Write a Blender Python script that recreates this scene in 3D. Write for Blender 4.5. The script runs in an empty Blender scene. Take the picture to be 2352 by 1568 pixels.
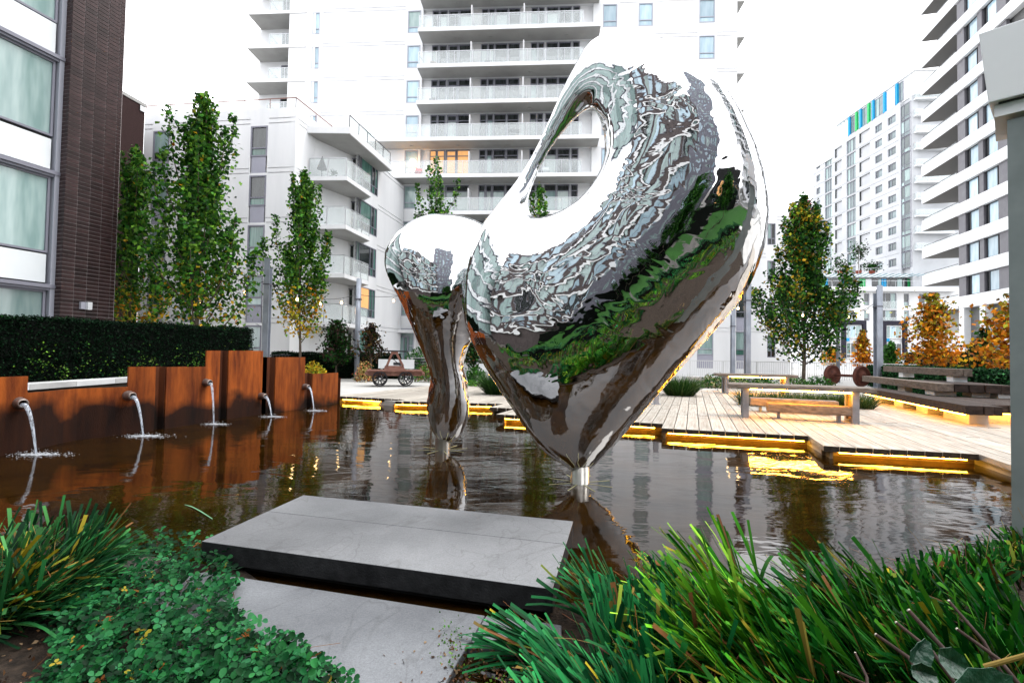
import bpy, math, random
import numpy as np
from mathutils import Vector, Matrix
random.seed(7); rng = np.random.default_rng(11)
C = bpy.context.scene.collection
sc = bpy.context.scene
# ------------------------------------------------------------------ camera, sky, sun, exposure
FOC = 1110.0; PIT = math.atan(31/FOC); ROL = .017; EYE = 1.7     # focal length for a 2352 wide frame
cam = bpy.data.cameras.new('camera'); camo = bpy.data.objects.new('camera', cam); C.objects.link(camo)
cam.sensor_width = 36; cam.lens = 36*FOC/2352; cam.clip_end = 2000; cam.clip_start = .05
fwd = Vector((0, math.cos(PIT), math.sin(PIT))); up0 = Vector((0, -math.sin(PIT), math.cos(PIT))); rt0 = Vector((1, 0, 0))
rt = rt0*math.cos(ROL)+up0*math.sin(ROL); up = up0*math.cos(ROL)-rt0*math.sin(ROL)
camo.matrix_world = Matrix(((rt.x, up.x, -fwd.x, 0), (rt.y, up.y, -fwd.y, 0), (rt.z, up.z, -fwd.z, EYE), (0, 0, 0, 1)))
sc.camera = camo
SUN_EL, SUN_AZ = math.radians(52), math.radians(75)            # soft veiled sun, high on the right
w = bpy.data.worlds.new('World'); sc.world = w; w.use_nodes = True
nt = w.node_tree; nt.nodes.clear()
sky = nt.nodes.new('ShaderNodeTexSky'); sky.sky_type = 'NISHITA'; sky.sun_disc = False
sky.sun_elevation = SUN_EL; sky.sun_rotation = SUN_AZ; sky.air_density = 1.0; sky.dust_density = 3.0
mixw = nt.nodes.new('ShaderNodeMix'); mixw.data_type = 'RGBA'; mixw.inputs[0].default_value = .93   # overcast veil
mixw.inputs[7].default_value = (14.5, 14.7, 15.1, 1)
bg = nt.nodes.new('ShaderNodeBackground'); bg.inputs[1].default_value = .10
wo = nt.nodes.new('ShaderNodeOutputWorld')
nt.links.new(sky.outputs[0], mixw.inputs[6]); nt.links.new(mixw.outputs[2], bg.inputs[0]); nt.links.new(bg.outputs[0], wo.inputs[0])
sl = bpy.data.lights.new('sun', 'SUN'); sl.energy = 1.0; sl.angle = math.radians(25); sl.color = (1, .97, .92)
so = bpy.data.objects.new('sun', sl); C.objects.link(so)
sd = Vector((math.sin(SUN_AZ)*math.cos(SUN_EL), math.cos(SUN_AZ)*math.cos(SUN_EL), math.sin(SUN_EL)))
so.rotation_euler = sd.to_track_quat('Z', 'Y').to_euler(); so.location = (0, 0, 60)
vs = sc.view_settings; vs.view_transform = 'Standard'; vs.look = 'None'; vs.exposure = 1.15; vs.gamma = 1; vs.use_curve_mapping = False
sc.cycles.max_bounces = 8; sc.cycles.diffuse_bounces = 3; sc.cycles.glossy_bounces = 6; sc.cycles.transparent_max_bounces = 12
sc.cycles.caustics_reflective = False; sc.cycles.caustics_refractive = False
sc.cycles.use_denoising = True; sc.cycles.sample_clamp_indirect = 6
try: sc.cycles.denoiser = 'OPENIMAGEDENOISE'
except Exception: pass

# ------------------------------------------------------------------ surveying: photograph directions -> places
def ray(x, y):
    u = (x-1176)/FOC; v = (784-y)/FOC
    a = u*math.cos(ROL)-v*math.sin(ROL); b = u*math.sin(ROL)+v*math.cos(ROL)
    return Vector((a, math.cos(PIT)-b*math.sin(PIT), math.sin(PIT)+b*math.cos(PIT)))
WL = .10                                  # water level
def G(x, y, z=WL):                       # where the sight line meets the level z
    d = ray(x, y); k = (z-EYE)/d.z; return Vector((d.x*k, d.y*k, z))
def AY(x, y, Y):                          # where it meets depth Y
    d = ray(x, y); k = Y/d.y; return Vector((d.x*k, Y, EYE+d.z*k))
class Fr:                                 # a vertical plane: u along it (left to right as seen), n out of it, z up
    def __init__(s, a, b):
        s.o = Vector((a[0], a[1])); dd = Vector((b[0]-a[0], b[1]-a[1])); s.len = dd.length; s.d = dd.normalized()
        s.n = Vector((s.d.y, -s.d.x)); s.ang = math.atan2(s.d.y, s.d.x)
    def __call__(s, u, n, z): return (s.o.x+s.d.x*u+s.n.x*n, s.o.y+s.d.y*u+s.n.y*n, z)
    def F(s, x, y, n=0):                  # sight line -> (u, z)
        d = ray(x, y); ox = s.o.x+s.n.x*n; oy = s.o.y+s.n.y*n
        k = (ox*s.n.x+oy*s.n.y)/(d.x*s.n.x+d.y*s.n.y)
        px, py = d.x*k, d.y*k
        return (px-s.o.x)*s.d.x+(py-s.o.y)*s.d.y, EYE+d.z*k
    def u(s, x, y=800, n=0): return s.F(x, y, n)[0]
    def z(s, x, y, n=0): return s.F(x, y, n)[1]
A0 = math.radians(20.5)
DK = Fr((0, 0), (math.cos(A0), -math.sin(A0)))     # the deck's own axes: u = s, n = -t
def S(s, t, z=0): return (s*math.cos(A0)+t*math.sin(A0), -s*math.sin(A0)+t*math.cos(A0), z)

# ------------------------------------------------------------------ mesh collecting
class MB:
    def __init__(s): s.v = []; s.f = []
    def add(s, vs, fs):
        n = len(s.v); s.v += [tuple(p) for p in vs]; s.f += [tuple(i+n for i in q) for q in fs]; return s
    def hexa(s, p):   # bottom 4 then top 4
        return s.add(p, [(3,2,1,0),(4,5,6,7),(0,1,5,4),(1,2,6,5),(2,3,7,6),(3,0,4,7)])
    def box(s, x0, x1, y0, y1, z0, z1, fr=None):
        if x0 > x1: x0, x1 = x1, x0
        if y0 > y1: y0, y1 = y1, y0
        P = [(x0,y0,z0),(x1,y0,z0),(x1,y1,z0),(x0,y1,z0),(x0,y0,z1),(x1,y0,z1),(x1,y1,z1),(x0,y1,z1)]
        if fr is None: return s.hexa(P)
        n = len(s.v); s.hexa([fr(*p) for p in P])
        s.f[-6:] = [tuple(reversed(q)) for q in s.f[-6:]]; return s
    def prism(s, poly, z0, z1):
        n = len(poly); P = [(p[0], p[1], z0) for p in poly]+[(p[0], p[1], z1) for p in poly]
        a = sum(poly[i][0]*poly[(i+1)%n][1]-poly[(i+1)%n][0]*poly[i][1] for i in range(n))
        F = [tuple(range(n-1,-1,-1)), tuple(range(n, 2*n))]+[(i, (i+1)%n, (i+1)%n+n, i+n) for i in range(n)]
        if a < 0: F = [tuple(reversed(q)) for q in F]
        return s.add(P, F)
    def tube(s, pts, r, n=8, cap=True):
        pts = [Vector(p) for p in pts]; m = len(pts)
        rr = r if isinstance(r, (list, tuple)) else [r]*m
        V = []; ref = None
        for i, p in enumerate(pts):
            t = (pts[min(i+1, m-1)]-pts[max(i-1, 0)]).normalized()
            if ref is None: ref = Vector((0,0,1)) if abs(t.z) < .9 else Vector((1,0,0))
            a = t.cross(ref).normalized(); b = t.cross(a).normalized(); ref = -b if ref.dot(-b) > 0 else b
            for k in range(n):
                q = 2*math.pi*k/n; V.append(p+(a*math.cos(q)+b*math.sin(q))*rr[i])
        F = [(i*n+k, i*n+(k+1)%n, (i+1)*n+(k+1)%n, (i+1)*n+k) for i in range(m-1) for k in range(n)]
        if cap: F += [tuple(range(n-1,-1,-1)), tuple(range((m-1)*n, m*n))]
        return s.add(V, F)
    def bar(s, a, b, w, h=None):       # rectangular bar from a to b
        h = h or w; a = Vector(a); b = Vector(b); t = (b-a).normalized()
        ref = Vector((0,0,1)) if abs(t.z) < .95 else Vector((0,1,0))
        x = t.cross(ref).normalized()*w/2; y = x.cross(t).normalized()*h/2
        return s.hexa([a-x-y, a+x-y, b+x-y, b-x-y, a-x+y, a+x+y, b+x+y, b-x+y])
    def lathe(s, prof, c, axis=(0,0,1), n=24):   # prof: (radius, along)
        ax = Vector(axis).normalized(); ref = Vector((0,0,1)) if abs(ax.z) < .9 else Vector((1,0,0))
        a = ax.cross(ref).normalized(); b = ax.cross(a); c = Vector(c); V = []
        for r, h in prof:
            for k in range(n):
                q = 2*math.pi*k/n; V.append(c+ax*h+(a*math.cos(q)+b*math.sin(q))*r)
        m = len(prof)
        F = [(i*n+k, i*n+(k+1)%n, (i+1)*n+(k+1)%n, (i+1)*n+k) for i in range(m-1) for k in range(n)]
        return s.add(V, F)
ORG = {}
def org(o): return ORG.get(o.name, Vector((0,0,0)))
def mk(name, me, parent=None, loc=(0,0,0), rz=0, mat=None):
    o = bpy.data.objects.new(name, me); C.objects.link(o)
    if parent: o.parent = parent
    o.location = loc; o.rotation_euler = (0, 0, rz)
    if mat is not None and me is not None and not me.materials: me.materials.append(mat)
    return o
def tags(o, label=None, cat=None, group=None, kind=None):
    if label: o['label'] = label
    if cat: o['category'] = cat
    if group: o['group'] = group
    if kind: o['kind'] = kind
    return o
def thing(name, loc, label, cat, group=None):
    o = mk(name, None, None, loc); ORG[o.name] = Vector(loc); return tags(o, label, cat, group)
def mesh(name, mb, mat, off=Vector((0,0,0)), smooth=False):
    me = bpy.data.meshes.new(name); me.from_pydata([(v[0]-off.x, v[1]-off.y, v[2]-off.z) for v in mb.v], [], mb.f)
    if smooth: me.polygons.foreach_set('use_smooth', [True]*len(me.polygons))
    if mat is not None: me.materials.append(mat)
    me.update(); return me
def put(name, mb, mat, parent=None, smooth=False, label=None, cat=None, group=None, kind=None):
    if parent is not None: off = org(parent); loc = (0,0,0)
    else:
        a = np.array(mb.v); off = Vector(((a[:,0].min()+a[:,0].max())/2, (a[:,1].min()+a[:,1].max())/2, a[:,2].min())); loc = off
    o = mk(name, mesh(name, mb, mat, off, smooth), parent, loc); ORG[o.name] = off
    return tags(o, label, cat, group, kind)
def inst(name, me, parent, P, rz=0, kind=None):     # a shared mesh placed at world point P under a part or thing that is not rotated
    o = mk(name, me, parent, Vector(P)-org(parent), rz); ORG[o.name] = Vector(P)
    return tags(o, kind=kind)
def copy_tree(o, parent=None):
    c = o.copy(); C.objects.link(c); c.parent = parent
    for ch in KIDS(o): copy_tree(ch, c)
    return c
def KIDS(o): return [q for q in list(C.objects) if q.parent == o]

# ------------------------------------------------------------------ materials
MT = {}
def M(name, c1, c2=None, scale=4, rough=.7, bump=0, bscale=None, metal=0, spec=.22, stretch=None, rnd=0, detail=4, emit=None, es=0, coat=0):
    if name in MT: return MT[name]
    m = bpy.data.materials.new(name); m.use_nodes = True; t = m.node_tree; b = t.nodes['Principled BSDF']
    b.inputs['Roughness'].default_value = rough; b.inputs['Metallic'].default_value = metal
    b.inputs['Specular IOR Level'].default_value = spec; b.inputs['Base Color'].default_value = (*c1, 1)
    if coat: b.inputs['Coat Weight'].default_value = coat
    tc = t.nodes.new('ShaderNodeTexCoord'); src = tc.outputs['Object']
    if stretch:
        mp = t.nodes.new('ShaderNodeMapping'); mp.inputs['Scale'].default_value = stretch
        t.links.new(src, mp.inputs[0]); src = mp.outputs[0]
    last = None
    if c2 is not None:
        no = t.nodes.new('ShaderNodeTexNoise'); no.inputs['Scale'].default_value = scale; no.inputs['Detail'].default_value = detail
        no.inputs['Roughness'].default_value = .6
        cr = t.nodes.new('ShaderNodeValToRGB'); cr.color_ramp.elements[0].position = .32; cr.color_ramp.elements[1].position = .68
        cr.color_ramp.elements[0].color = (*c1, 1); cr.color_ramp.elements[1].color = (*c2, 1)
        t.links.new(src, no.inputs[0]); t.links.new(no.outputs[0], cr.inputs[0]); last = cr.outputs[0]
    if rnd:
        oi = t.nodes.new('ShaderNodeObjectInfo'); hs = t.nodes.new('ShaderNodeHueSaturation'); mr = t.nodes.new('ShaderNodeMapRange')
        mr.inputs[3].default_value = 1-rnd; mr.inputs[4].default_value = 1+rnd
        t.links.new(oi.outputs['Random'], mr.inputs[0]); t.links.new(mr.outputs[0], hs.inputs['Value'])
        if last: t.links.new(last, hs.inputs['Color'])
        else: hs.inputs['Color'].default_value = (*c1, 1)
        last = hs.outputs[0]
    if last: t.links.new(last, b.inputs['Base Color'])
    if bump:
        nb = t.nodes.new('ShaderNodeTexNoise'); nb.inputs['Scale'].default_value = bscale or scale*6; nb.inputs['Detail'].default_value = 3
        bu = t.nodes.new('ShaderNodeBump'); bu.inputs['Strength'].default_value = bump; bu.inputs['Distance'].default_value = .02
        t.links.new(src, nb.inputs[0]); t.links.new(nb.outputs[0], bu.inputs['Height']); t.links.new(bu.outputs[0], b.inputs['Normal'])
    if emit:
        b.inputs['Emission Color'].default_value = (*emit, 1); b.inputs['Emission Strength'].default_value = es
    MT[name] = m; return m
def leafmat(name, rough=.45, trans=.25, spec=.35):
    m = bpy.data.materials.new(name); m.use_nodes = True; t = m.node_tree; b = t.nodes['Principled BSDF']; o = t.nodes['Material Output']
    at = t.nodes.new('ShaderNodeAttribute'); at.attribute_name = 'Col'
    t.links.new(at.outputs[0], b.inputs['Base Color']); b.inputs['Roughness'].default_value = rough; b.inputs['Specular IOR Level'].default_value = spec
    tr = t.nodes.new('ShaderNodeBsdfTranslucent'); mx = t.nodes.new('ShaderNodeMixShader'); mx.inputs[0].default_value = trans
    t.links.new(at.outputs[0], tr.inputs[0]); t.links.new(b.outputs[0], mx.inputs[1]); t.links.new(tr.outputs[0], mx.inputs[2]); t.links.new(mx.outputs[0], o.inputs[0])
    return m
WHITE = M('white_render', (.66,.665,.68), (.75,.75,.76), .5, .75, .15, 30, stretch=(1.6,1.6,.25))
WHITE2 = M('white_panel', (.64,.65,.67), (.72,.73,.74), 1.5, .5)
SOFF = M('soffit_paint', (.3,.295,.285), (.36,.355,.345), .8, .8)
FRAME = M('window_frame_grey', (.2,.2,.24), None, rough=.4)
LFRAME = M('window_frame_pale', (.34,.35,.4), None, rough=.4)
SPAND = M('spandrel_panel', (.3,.3,.36), (.34,.34,.4), 1, .45)
def glass(name, c, c2, scale=.7, rough=.06, spec=.8, stretch=None):
    return M(name, c, c2, scale, rough, 0, spec=spec, stretch=stretch, rnd=.25, detail=2)
PTEAL = glass('pane_teal', (.17,.26,.25), (.28,.37,.36), 1.2, stretch=(3,3,.5))
PPALE = glass('pane_pale', (.24,.36,.44), (.36,.48,.55), 1.0, stretch=(3,3,.5))
PDARK = glass('pane_dark', (.004,.006,.007), (.035,.042,.042), 1.3, stretch=(3,3,.5))
PGREEN = glass('pane_green', (.025,.09,.07), (.08,.18,.15), 1.5, stretch=(5,5,.4))
PWARM = M('pane_warm', (.5,.28,.12), (.3,.18,.1), 1.4, .2, emit=(1,.5,.18), es=.35, stretch=(3,3,.5))
CURTAIN = glass('pane_curtain', (.3,.36,.35), (.5,.55,.53), 6, .3, .4, stretch=(6,6,.2))
RAILG = M('rail_metal', (.5,.51,.53), None, rough=.35, metal=.6)
DRAIL = M('rail_dark', (.05,.05,.055), None, rough=.4, metal=.5)
def clear(name, tint, fac=.25, rough=.03):
    m = bpy.data.materials.new(name); m.use_nodes = True; t = m.node_tree; b = t.nodes['Principled BSDF']; o = t.nodes['Material Output']
    b.inputs['Base Color'].default_value = (*tint, 1); b.inputs['Roughness'].default_value = rough
    tp = t.nodes.new('ShaderNodeBsdfTransparent'); mx = t.nodes.new('ShaderNodeMixShader'); mx.inputs[0].default_value = fac
    tp.inputs[0].default_value = (.94,.965,.96,1)
    t.links.new(tp.outputs[0], mx.inputs[1]); t.links.new(b.outputs[0], mx.inputs[2]); t.links.new(mx.outputs[0], o.inputs[0]); return m
GUARD = clear('guard_glass', (.84,.87,.88), .24)
CONC = M('concrete', (.38,.38,.38), (.5,.5,.5), 2, .8, .3, 25)
PAVE = M('pale_paving', (.42,.41,.39), (.52,.51,.49), .8, .8, .2, 20)
GALV = M('galvanised_steel', (.22,.24,.28), (.36,.39,.45), 3, .45, .1, 20, metal=.35, stretch=(1,1,.4))
# ------------------------------------------------------------------ ground, pond, garden beds
DZ = .30                                              # deck top above the water
put('ground', MB().box(-300,300,-300,400,-1.2,-.62), M('far_ground', (.16,.16,.155), (.22,.22,.21), .3, .9), kind='structure')
seg = [(-10.75,-8.22,12.50,12.57),(-8.22,-5.03,11.98,12.92),(-5.03,-4.23,11.85,11.95),(-4.23,-.585,10.6,10.74),
       (-.585,2.06,10.08,10.30),(2.06,4.22,9.24,9.52),(4.22,12.5,8.35,9.0)]
def tfront(s):
    for a,b,t0,t1 in seg:
        if s < b: return t0+(t1-t0)*(s-a)/(b-a)
    return seg[-1][3]
def tback(s): return (21.2+ (s+12)*.13) if s < 1 else 24.5
# water
wm = bpy.data.materials.new('pond_water'); wm.use_nodes = True; t = wm.node_tree; b = t.nodes['Principled BSDF']
b.inputs['Roughness'].default_value = .035; b.inputs['IOR'].default_value = 1.42; b.inputs['Specular IOR Level'].default_value = .5
tc = t.nodes.new('ShaderNodeTexCoord'); n1 = t.nodes.new('ShaderNodeTexNoise'); n1.inputs['Scale'].default_value = 1.1; n1.inputs['Detail'].default_value = 8; n1.inputs['Roughness'].default_value = .68
cr = t.nodes.new('ShaderNodeValToRGB'); e = cr.color_ramp.elements; e[0].position = .32; e[0].color = (.0032,.0015,.0003,1); e[1].position = .75; e[1].color = (.036,.0155,.0022,1)
t.links.new(tc.outputs['Object'], n1.inputs[0]); t.links.new(n1.outputs[0], cr.inputs[0]); t.links.new(cr.outputs[0], b.inputs['Base Color'])
mp = t.nodes.new('ShaderNodeMapping'); mp.inputs['Scale'].default_value = (1.0, 2.0, 1); mp.inputs['Rotation'].default_value = (0,0,.12)
n2 = t.nodes.new('ShaderNodeTexNoise'); n2.inputs['Scale'].default_value = 1.15; n2.inputs['Detail'].default_value = 3; n2.inputs['Distortion'].default_value = .6
n3 = t.nodes.new('ShaderNodeTexNoise'); n3.inputs['Scale'].default_value = 9; n3.inputs['Detail'].default_value = 2
ad = t.nodes.new('ShaderNodeMath'); ad.operation = 'MULTIPLY_ADD'; ad.inputs[1].default_value = .035
bu = t.nodes.new('ShaderNodeBump'); bu.inputs['Strength'].default_value = .15; bu.inputs['Distance'].default_value = .05
t.links.new(tc.outputs['Object'], mp.inputs[0]); t.links.new(mp.outputs[0], n2.inputs[0]); t.links.new(mp.outputs[0], n3.inputs[0])
t.links.new(n3.outputs[0], ad.inputs[0]); t.links.new(n2.outputs[0], ad.inputs[2]); t.links.new(ad.outputs[0], bu.inputs['Height']); t.links.new(bu.outputs[0], b.inputs['Normal'])
put('water', MB().add([(-14,1.4,WL),(16,1.4,WL),(16,21,WL),(-14,21,WL)], [(0,1,2,3)]), wm, kind='structure')
# paving round the pond: inner edge sits under the deck
inner = [S(-10.3, 12.95)]
for a,b_,t0,t1 in seg[1:]:
    inner += [S(a+.02, t0+.4), S(b_-.02, t1+.4)]
inner += [S(12.6, 9.4)]
pv = MB().prism([p[:2] for p in inner]+[(60,6),(60,130),(-70,130),(-40,14),(-11.6,14)], -.6, DZ-.045)
put('plaza_paving', pv, PAVE, kind='structure')
put('paving_right', MB().prism([S(12.3,8.9)[:2],(8.6,4.4),(9.5,-2),(60,-2),(60,5.99)], -.6, DZ-.05), PAVE, kind='structure')
SOIL = M('dark_soil', (.012,.009,.007), (.05,.035,.025), 14, .95, 1, 40)
put('garden_soil', MB().prism([(-1.9,3.52),(-3.3,3.86),(-4.4,4.15),(-9.6,5.6),(-14,7),(-14,-1.5),(-.15,-1.5),(-.15,2.1),(-.3,2.5),(-.8,2.6)], -.5, .125), SOIL, kind='structure')
put('garden_soil', MB().prism([(.2,2.6),(.25,3.1),(1.4,3.28),(4.4,4.0),(8.6,4.4),(9.5,-1.5),(-.14,-1.5),(-.14,2.1)], -.5, .13), SOIL, kind='structure')
# ------------------------------------------------------------------ deck of planks
WOODS = [M('deck_wood', (.27,.235,.195), (.47,.435,.385), 2.2, .7, .25, 30, stretch=(14,.9,3), rnd=.16)]
WEND = M('plank_end', (.018,.012,.008), (.07,.05,.034), 14, .85, .4, 60, rnd=.3)
deck = thing('timber_deck', S(0, 12, 0), None, None); deck['kind'] = 'structure'
pw = .2355; s = -10.7; k = 0
def plank(s0, t0, t1):
    m = MB(); z0 = DZ-.09+random.uniform(-.003,.003); z1 = DZ+random.uniform(-.003,.004); a, b_ = s0+.005, s0+pw-.009
    P = [S(a,t0,z0),S(b_,t0,z0),S(b_,t1,z0),S(a,t1,z0),S(a,t0,z1),S(b_,t0,z1),S(b_,t1,z1),S(a,t1,z1)]
    c = [(p[0]-P[0][0])*math.cos(A0)-(p[1]-P[0][1])*math.sin(A0) for p in P]
    loc = [((p[0]-P[0][0])*math.cos(A0)-(p[1]-P[0][1])*math.sin(A0), (p[0]-P[0][0])*math.sin(A0)+(p[1]-P[0][1])*math.cos(A0), p[2]-z0) for p in P]
    mm = MB().hexa(loc); me = bpy.data.meshes.new('plank'); me.from_pydata(mm.v, [], mm.f); me.materials.append(WOODS[0]); me.materials.append(WEND); me.polygons[2].material_index = 1
    bb = None
    o = mk('plank', me, deck, Vector(P[0])-org(deck), -A0)
    md = o.modifiers.new('b', 'BEVEL'); md.width = .006; md.segments = 1
vd = MB()
for a_,b_,q0,q1 in seg: vd.add([S(a_,q0+.2,DZ-.034),S(b_,q1+.2,DZ-.034),S(b_,24,DZ-.034),S(a_,24,DZ-.034)] if a_ > .5 else [S(a_,q0+.2,DZ-.034),S(b_,q1+.2,DZ-.034),S(b_,tback(b_),DZ-.034),S(a_,tback(a_),DZ-.034)], [(0,1,2,3)])
put('gap_shade_sheet', vd, M('deck_gap_shade',(.012,.01,.008),None,rough=1), deck)  # dark sheet added under the planks as the shade in their gaps
while s < 12.4:
    t0 = tfront(s+pw/2); t1 = tback(s+pw/2); k += 1
    cut = t0+(2.6 if k % 2 else 5.0)+random.choice([0,0,.6])
    cut = min(cut, t1-1.0)
    plank(s, t0, cut-.004); plank(s, cut+.004, t1); s += pw
# dark joists under the lip and the warm light strips mounted there
JO = M('joist_wood', (.03,.02,.014), (.06,.045,.03), 6, .9)
LED = M('led_strip_warm', (1,.7,.3), None, emit=(1,.40,.035), es=30)
LEDW = M('led_strip_pond', (1,.7,.3), None, emit=(1,.46,.03), es=30)
fas = MB()
for a,b_,t0,t1 in seg:
    P = [S(a,t0+.3),S(b_,t1+.3),S(b_,t1+.36),S(a,t0+.36)]
    fas.prism([p[:2] for p in P], -.3, DZ-.1)
for i,(a,b_,t0,t1) in enumerate(seg[:-1]):
    c_ = seg[i+1]; ta, tb = sorted((t1+.02, c_[2]+.02)) if False else (min(t1,c_[2])+.04, max(t1,c_[2])+.36)
    if tb-ta > .5: fas.prism([S(b_+.05,ta)[:2],S(b_+.10,ta)[:2],S(b_+.10,tb)[:2],S(b_+.05,tb)[:2]], -.05, DZ-.1)
put('fascia', fas, M('fascia_wood', (.17,.12,.07), (.26,.19,.11), 5, .8), deck)
for a,b_ in ((-10.4,-8.35),(-8.1,-5.2),(-4.15,-.75),(-.45,1.95),(2.25,4.0)):
    m = MB()
    P = [S(a,tfront(a)+.05),S(b_,tfront(b_)+.05),S(b_,tfront(b_)+.08),S(a,tfront(a)+.08)]
    m.prism([p[:2] for p in P], DZ-.112, DZ-.0995)
    o = put('light_strip', m, LEDW, deck)
# ------------------------------------------------------------------ rusted fountain wall
def lerp(tab, x):
    if x <= tab[0][0]: return tab[0][1]
    for (a,p),(b_,q) in zip(tab, tab[1:]):
        if x <= b_: return p+(q-p)*(x-a)/(b_-a)
    return tab[-1][1]
wl = [(-520,1142),(-150,1078),(0,1045),(80,1034),(110,1023),(180,1010),(329,993),(437,976),(500,966),(609,950),(700,938),(782,925)]
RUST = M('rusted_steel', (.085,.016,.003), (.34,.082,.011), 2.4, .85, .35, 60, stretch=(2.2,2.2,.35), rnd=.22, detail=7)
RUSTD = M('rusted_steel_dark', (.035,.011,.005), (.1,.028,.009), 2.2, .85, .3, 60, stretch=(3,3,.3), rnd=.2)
for mt_ in (RUST, RUSTD):  # lower steel blackened: wet stain, and shade put into the colour
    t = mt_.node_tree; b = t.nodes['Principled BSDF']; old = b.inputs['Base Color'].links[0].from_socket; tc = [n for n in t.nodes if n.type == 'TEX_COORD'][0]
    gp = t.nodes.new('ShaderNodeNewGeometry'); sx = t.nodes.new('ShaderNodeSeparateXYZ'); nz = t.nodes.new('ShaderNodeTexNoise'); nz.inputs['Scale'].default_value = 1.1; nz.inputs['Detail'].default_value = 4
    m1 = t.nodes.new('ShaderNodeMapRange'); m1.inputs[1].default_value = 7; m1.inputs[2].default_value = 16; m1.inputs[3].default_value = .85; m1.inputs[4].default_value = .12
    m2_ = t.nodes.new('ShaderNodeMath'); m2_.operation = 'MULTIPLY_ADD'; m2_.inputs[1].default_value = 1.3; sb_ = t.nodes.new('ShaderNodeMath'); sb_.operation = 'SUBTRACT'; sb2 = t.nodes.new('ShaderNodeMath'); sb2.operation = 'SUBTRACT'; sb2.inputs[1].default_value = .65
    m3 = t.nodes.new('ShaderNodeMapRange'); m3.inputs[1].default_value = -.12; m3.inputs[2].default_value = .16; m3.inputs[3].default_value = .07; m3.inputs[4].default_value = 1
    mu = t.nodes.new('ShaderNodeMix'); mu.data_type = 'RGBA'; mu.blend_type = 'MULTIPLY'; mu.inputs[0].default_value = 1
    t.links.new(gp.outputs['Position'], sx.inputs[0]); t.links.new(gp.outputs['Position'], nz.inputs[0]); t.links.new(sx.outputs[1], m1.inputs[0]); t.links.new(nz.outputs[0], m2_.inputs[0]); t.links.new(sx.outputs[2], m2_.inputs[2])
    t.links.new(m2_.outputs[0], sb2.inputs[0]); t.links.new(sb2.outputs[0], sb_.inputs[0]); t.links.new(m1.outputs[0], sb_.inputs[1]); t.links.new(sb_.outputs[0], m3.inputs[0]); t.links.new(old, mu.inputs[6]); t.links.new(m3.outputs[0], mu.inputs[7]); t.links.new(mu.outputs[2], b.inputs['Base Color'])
fw = thing('fountain_wall', G(400, 990), 'stepped rusty steel sheet wall with water spouts at the left of the pond', 'fountain wall')
edges = [-520,-440,-360,-285,-215,-150,-95,-40,57,88,143,175,232,290,324,353,378,425,469,501,521,560,600,612,630,664,698,716,775,783]
tops = lambda x: 865 if x < 57 else (lerp([(57,902),(175,892),(290,888)],x) if x < 290 else 842 if x < 469 else 805 if x < 600 else 820 if x < 698 else 857 if x < 775 else 868)
wide = lambda i: edges[i+1]-edges[i] > 27
nd = Vector((.968,-.25))
for i in range(len(edges)-1):
    x0, x1 = edges[i], edges[i+1]; p0 = G(x0, lerp(wl,x0)); p1 = G(x1, lerp(wl,x1)); xm = (x0+x1)/2; pm = (p0+p1)/2
    z = AY(xm, tops(xm), pm.y).z
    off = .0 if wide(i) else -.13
    n = MB(); a = Vector((p0.x+nd.x*off, p0.y+nd.y*off)); b_ = Vector((p1.x+nd.x*off, p1.y+nd.y*off))
    n.prism([(a.x,a.y),(b_.x,b_.y),(b_.x-.03*nd.x,b_.y-.03*nd.y),(a.x-.03*nd.x,a.y-.03*nd.y)], -.3, z)
    if not wide(i):   # webs joining the pans
        for q in (p0, p1): n.prism([(q.x-.03*nd.x,q.y-.012),(q.x-.03*nd.x,q.y+.012),(q.x-.16*nd.x,q.y+.012),(q.x-.16*nd.x,q.y-.012)], -.3, z-.003)
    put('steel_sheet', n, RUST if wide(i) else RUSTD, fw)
PIPE = M('spout_pipe', (.16,.12,.1), (.3,.25,.23), 8, .35, metal=.6)
stm = bpy.data.materials.new('falling_water'); stm.use_nodes = True; t = stm.node_tree; b = t.nodes['Principled BSDF']; o_ = t.nodes['Material Output']
b.inputs['Base Color'].default_value = (.6,.66,.75,1); b.inputs['Roughness'].default_value = .12
tp = t.nodes.new('ShaderNodeBsdfTransparent'); mx = t.nodes.new('ShaderNodeMixShader'); tc = t.nodes.new('ShaderNodeTexCoord'); mp = t.nodes.new('ShaderNodeMapping'); mp.inputs['Scale'].default_value = (40,40,2)
nn = t.nodes.new('ShaderNodeTexNoise'); nn.inputs['Scale'].default_value = 1.5; mr = t.nodes.new('ShaderNodeMapRange'); mr.inputs[1].default_value = .35; mr.inputs[2].default_value = .65; mr.inputs[3].default_value = .12; mr.inputs[4].default_value = .8
t.links.new(tc.outputs['Object'], mp.inputs[0]); t.links.new(mp.outputs[0], nn.inputs[0]); t.links.new(nn.outputs[0], mr.inputs[0]); t.links.new(mr.outputs[0], mx.inputs[0])
t.links.new(tp.outputs[0], mx.inputs[1]); t.links.new(b.outputs[0], mx.inputs[2]); t.links.new(mx.outputs[0], o_.inputs[0])
FOAM = M('foam', (.35,.37,.4), (.6,.62,.66), 30, .4)
names = ['nearest', 'second', 'third', 'fourth', 'farthest']
lab = ['thick water jet from the lowest steel section, nearest of the wall spouts','water jet falling beside the white coping, from the second spout','thin tall water jet below the highest rusty section, third spout',
       'short water jet from the low fourth spout of the steel wall','water jet beside the last low steel section, farthest spout']
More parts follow.
